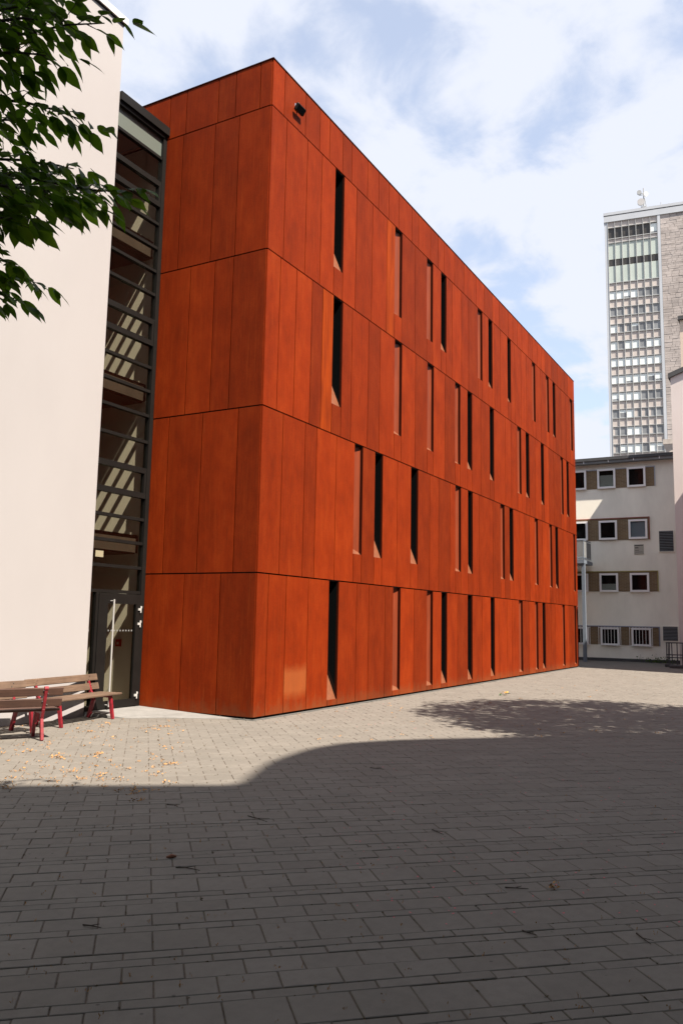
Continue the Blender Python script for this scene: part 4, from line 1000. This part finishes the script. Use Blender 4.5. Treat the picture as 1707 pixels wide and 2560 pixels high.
# ================================================================== LITTER
lr = random.Random(4)
lit = MB()
def flake(mb, p, s, up=0.02):
    n = lr.randint(3,6)
    for _ in range(n):
        c = Vector((p.x+lr.gauss(0,s*.7), p.y+lr.gauss(0,s*.7), 0.003+abs(lr.gauss(0,up*.4)))); a = lr.uniform(0,6.28); l = lr.uniform(.4,1.0)*s; w_ = l*lr.uniform(.25,.6)
        d = Vector((math.cos(a),math.sin(a),lr.uniform(-.1,.45))); e = Vector((-math.sin(a),math.cos(a),lr.uniform(-.3,.3)))
        mb.quad(c, c+d*l*.5+e*w_*.5+Vector((0,0,up*.5)), c+d*l+Vector((0,0,abs(lr.gauss(0,up*.4)))), c+d*l*.5-e*w_*.5)
spots = []
for i in range(300):
    px, py = lr.uniform(-20,460), 1800+170*lr.random()**1.0
    if lr.random() < (0.85 if px < 330 else 0.45): spots.append((px,py,lr.uniform(.012,.05)))
for (px, py, s) in [(262,1815,.09),(218,1828,.07),(150,1893,.07),(250,1887,.08),(410,1820,.08),(385,1825,.07),(250,1942,.08),(175,1930,.06),(420,1910,.07),(330,1985,.07),(365,1977,.09),(300,1979,.05),(345,2003,.05),(1380,2222,.05),(15,1970,.07)]:
    spots += [(px+lr.gauss(0,9),py+lr.gauss(0,2.5),s*.62) for _ in range(5)]
for i in range(110): spots.append((lr.uniform(600,1700), lr.uniform(1690,1850), lr.uniform(.015,.05)))
for i in range(150): spots.append((lr.uniform(0,1700), lr.uniform(1960,2560), lr.uniform(.004,.013)))
for (px, py, s) in spots:
    p = ground(px, py)
    if p.x > -0.1 and p.y > -0.1: continue
    flake(lit, p, s)
o = lit.build('leaf_litter', M['litter']); tag(o, 'scattered dry blossom and leaf litter on the sunlit paving', 'litter', kind='stuff')
pt = MB()
for i in range(420):
    px = lr.uniform(850,1707); py = 1760+lr.random()**1.3*560
    p = ground(px, py); s = lr.uniform(.006,.014); a = lr.uniform(0,6.28)
    if p.x > -0.1 and p.y > -0.1: continue
    d = Vector((math.cos(a)*s,math.sin(a)*s,.002)); e = Vector((-math.sin(a)*s,math.cos(a)*s,.003)); c = Vector((p.x,p.y,.004)); pt.quad(c, c+d, c+d+e, c+e)
o = pt.build('fallen_petals', M['petal']); tag(o, 'tiny pink petals sprinkled over the shaded paving', 'petals', kind='stuff')
tws = [((925,1920),(960,1924),'thin twig lying just inside the long shadow'),((1262,2220),(1320,2224),'long dark twig lying beside a clump of dry leaves'),((418,2012),(445,2018),'short twig near the dry leaf clump in the shade'),
       ((620,2041),(668,2056),'forked twig lying across narrow slabs'),((208,2314),(254,2322),'small dark stick by a white scrap'),((1080,2075),(1108,2088),'thin curved twig on the grey slabs'),((440,2170),(500,2178),'thin twig below the brown pod'),((1305,2328),(1340,2340),'crooked twig on a wide slab'),((1590,2335),(1625,2362),'thin bent twig on the dark slabs')]
for a, b, lab in tws:
    p, q = ground(*a), ground(*b); mid = p.lerp(q,.45)+Vector((lr.uniform(-.02,.02),lr.uniform(-.02,.02),.006))
    dirv = (q-p); sidev = Vector((-dirv.y,dirv.x,0))*.25
    m = MB(); m.tube([p+Vector((0,0,.005)),mid+Vector((0,0,.004)),q+Vector((0,0,.006))], [.005,.004,.002], 5); m.tube([mid+Vector((0,0,.004)),mid+dirv*.3+sidev+Vector((0,0,.008))], [.003,.0015], 4)
    tag(m.build('twig', M['twig']), lab, 'twig')
p = ground(428,2146); m = MB(); m.tube([(p.x-.03,p.y+.02,.014),(p.x,p.y,.016),(p.x+.035,p.y-.02,.012)], [.006,.016,.007], 8); tag(m.build('seed_pod', simple('pod_brown',(0.16,0.06,0.03),.8)), 'reddish brown seed pod on a slab joint', 'seed pod')
# crumpled wrapper
p = ground(1261,1738); wr = empty('food_wrapper', (p.x,p.y,0)); tag(wr, 'crumpled red, yellow and white wrapper on the sunlit paving', 'wrapper')
for i, (c, nm) in enumerate((((0.5,0.03,0.03),'red_foil'),((0.45,0.28,0.04),'yellow_foil'),((0.45,0.44,0.40),'white_foil'),((0.05,0.16,0.06),'green_foil'))):
    m = MB()
    for k in range(5):
        c0_ = Vector((lr.gauss(0,.06)-.05*i+.07, lr.gauss(0,.06), lr.uniform(.0,.05))); m.add([c0_+Vector((lr.uniform(-.06,.06),lr.uniform(-.06,.06),lr.uniform(0,.05))) for _ in range(4)], [(0,1,2),(1,2,3)])
    m.build('foil', simple(nm, c, .45), wr)
for (px, py, s, lab) in ((553,1791,.06,'pale crust of bread against the rust steel base'),(610,1797,.022,'white pebble at the building corner'),(376,1769,.05,'pale strip of bread crust by the doorstep'),(540,1787,.02,'small white crumb beside the bread crust')):
    p = ground(px, py); 
    m = MB(); pts = []
    for i in range(3):
        for j in range(6):
            a = j/6*6.283; r_ = s*(1.0,1.1,.55)[i]*lr.uniform(.75,1.15); pts.append((p.x-0.06+math.cos(a)*r_, p.y-0.05+math.sin(a)*r_*.6, (0,.4*s,.85*s)[i]+.004))
    m.add(pts, [(5,4,3,2,1,0),(12,13,14,15,16,17)]+[(i*6+j,i*6+(j+1)%6,(i+1)*6+(j+1)%6,(i+1)*6+j) for i in range(2) for j in range(6)])
    tag(m.build('bread_crust' if 'crust' in lab and 'crumb' not in lab else 'crumb', simple('bread', (0.62,0.50,0.33), .9), None, True), lab, 'crumb')
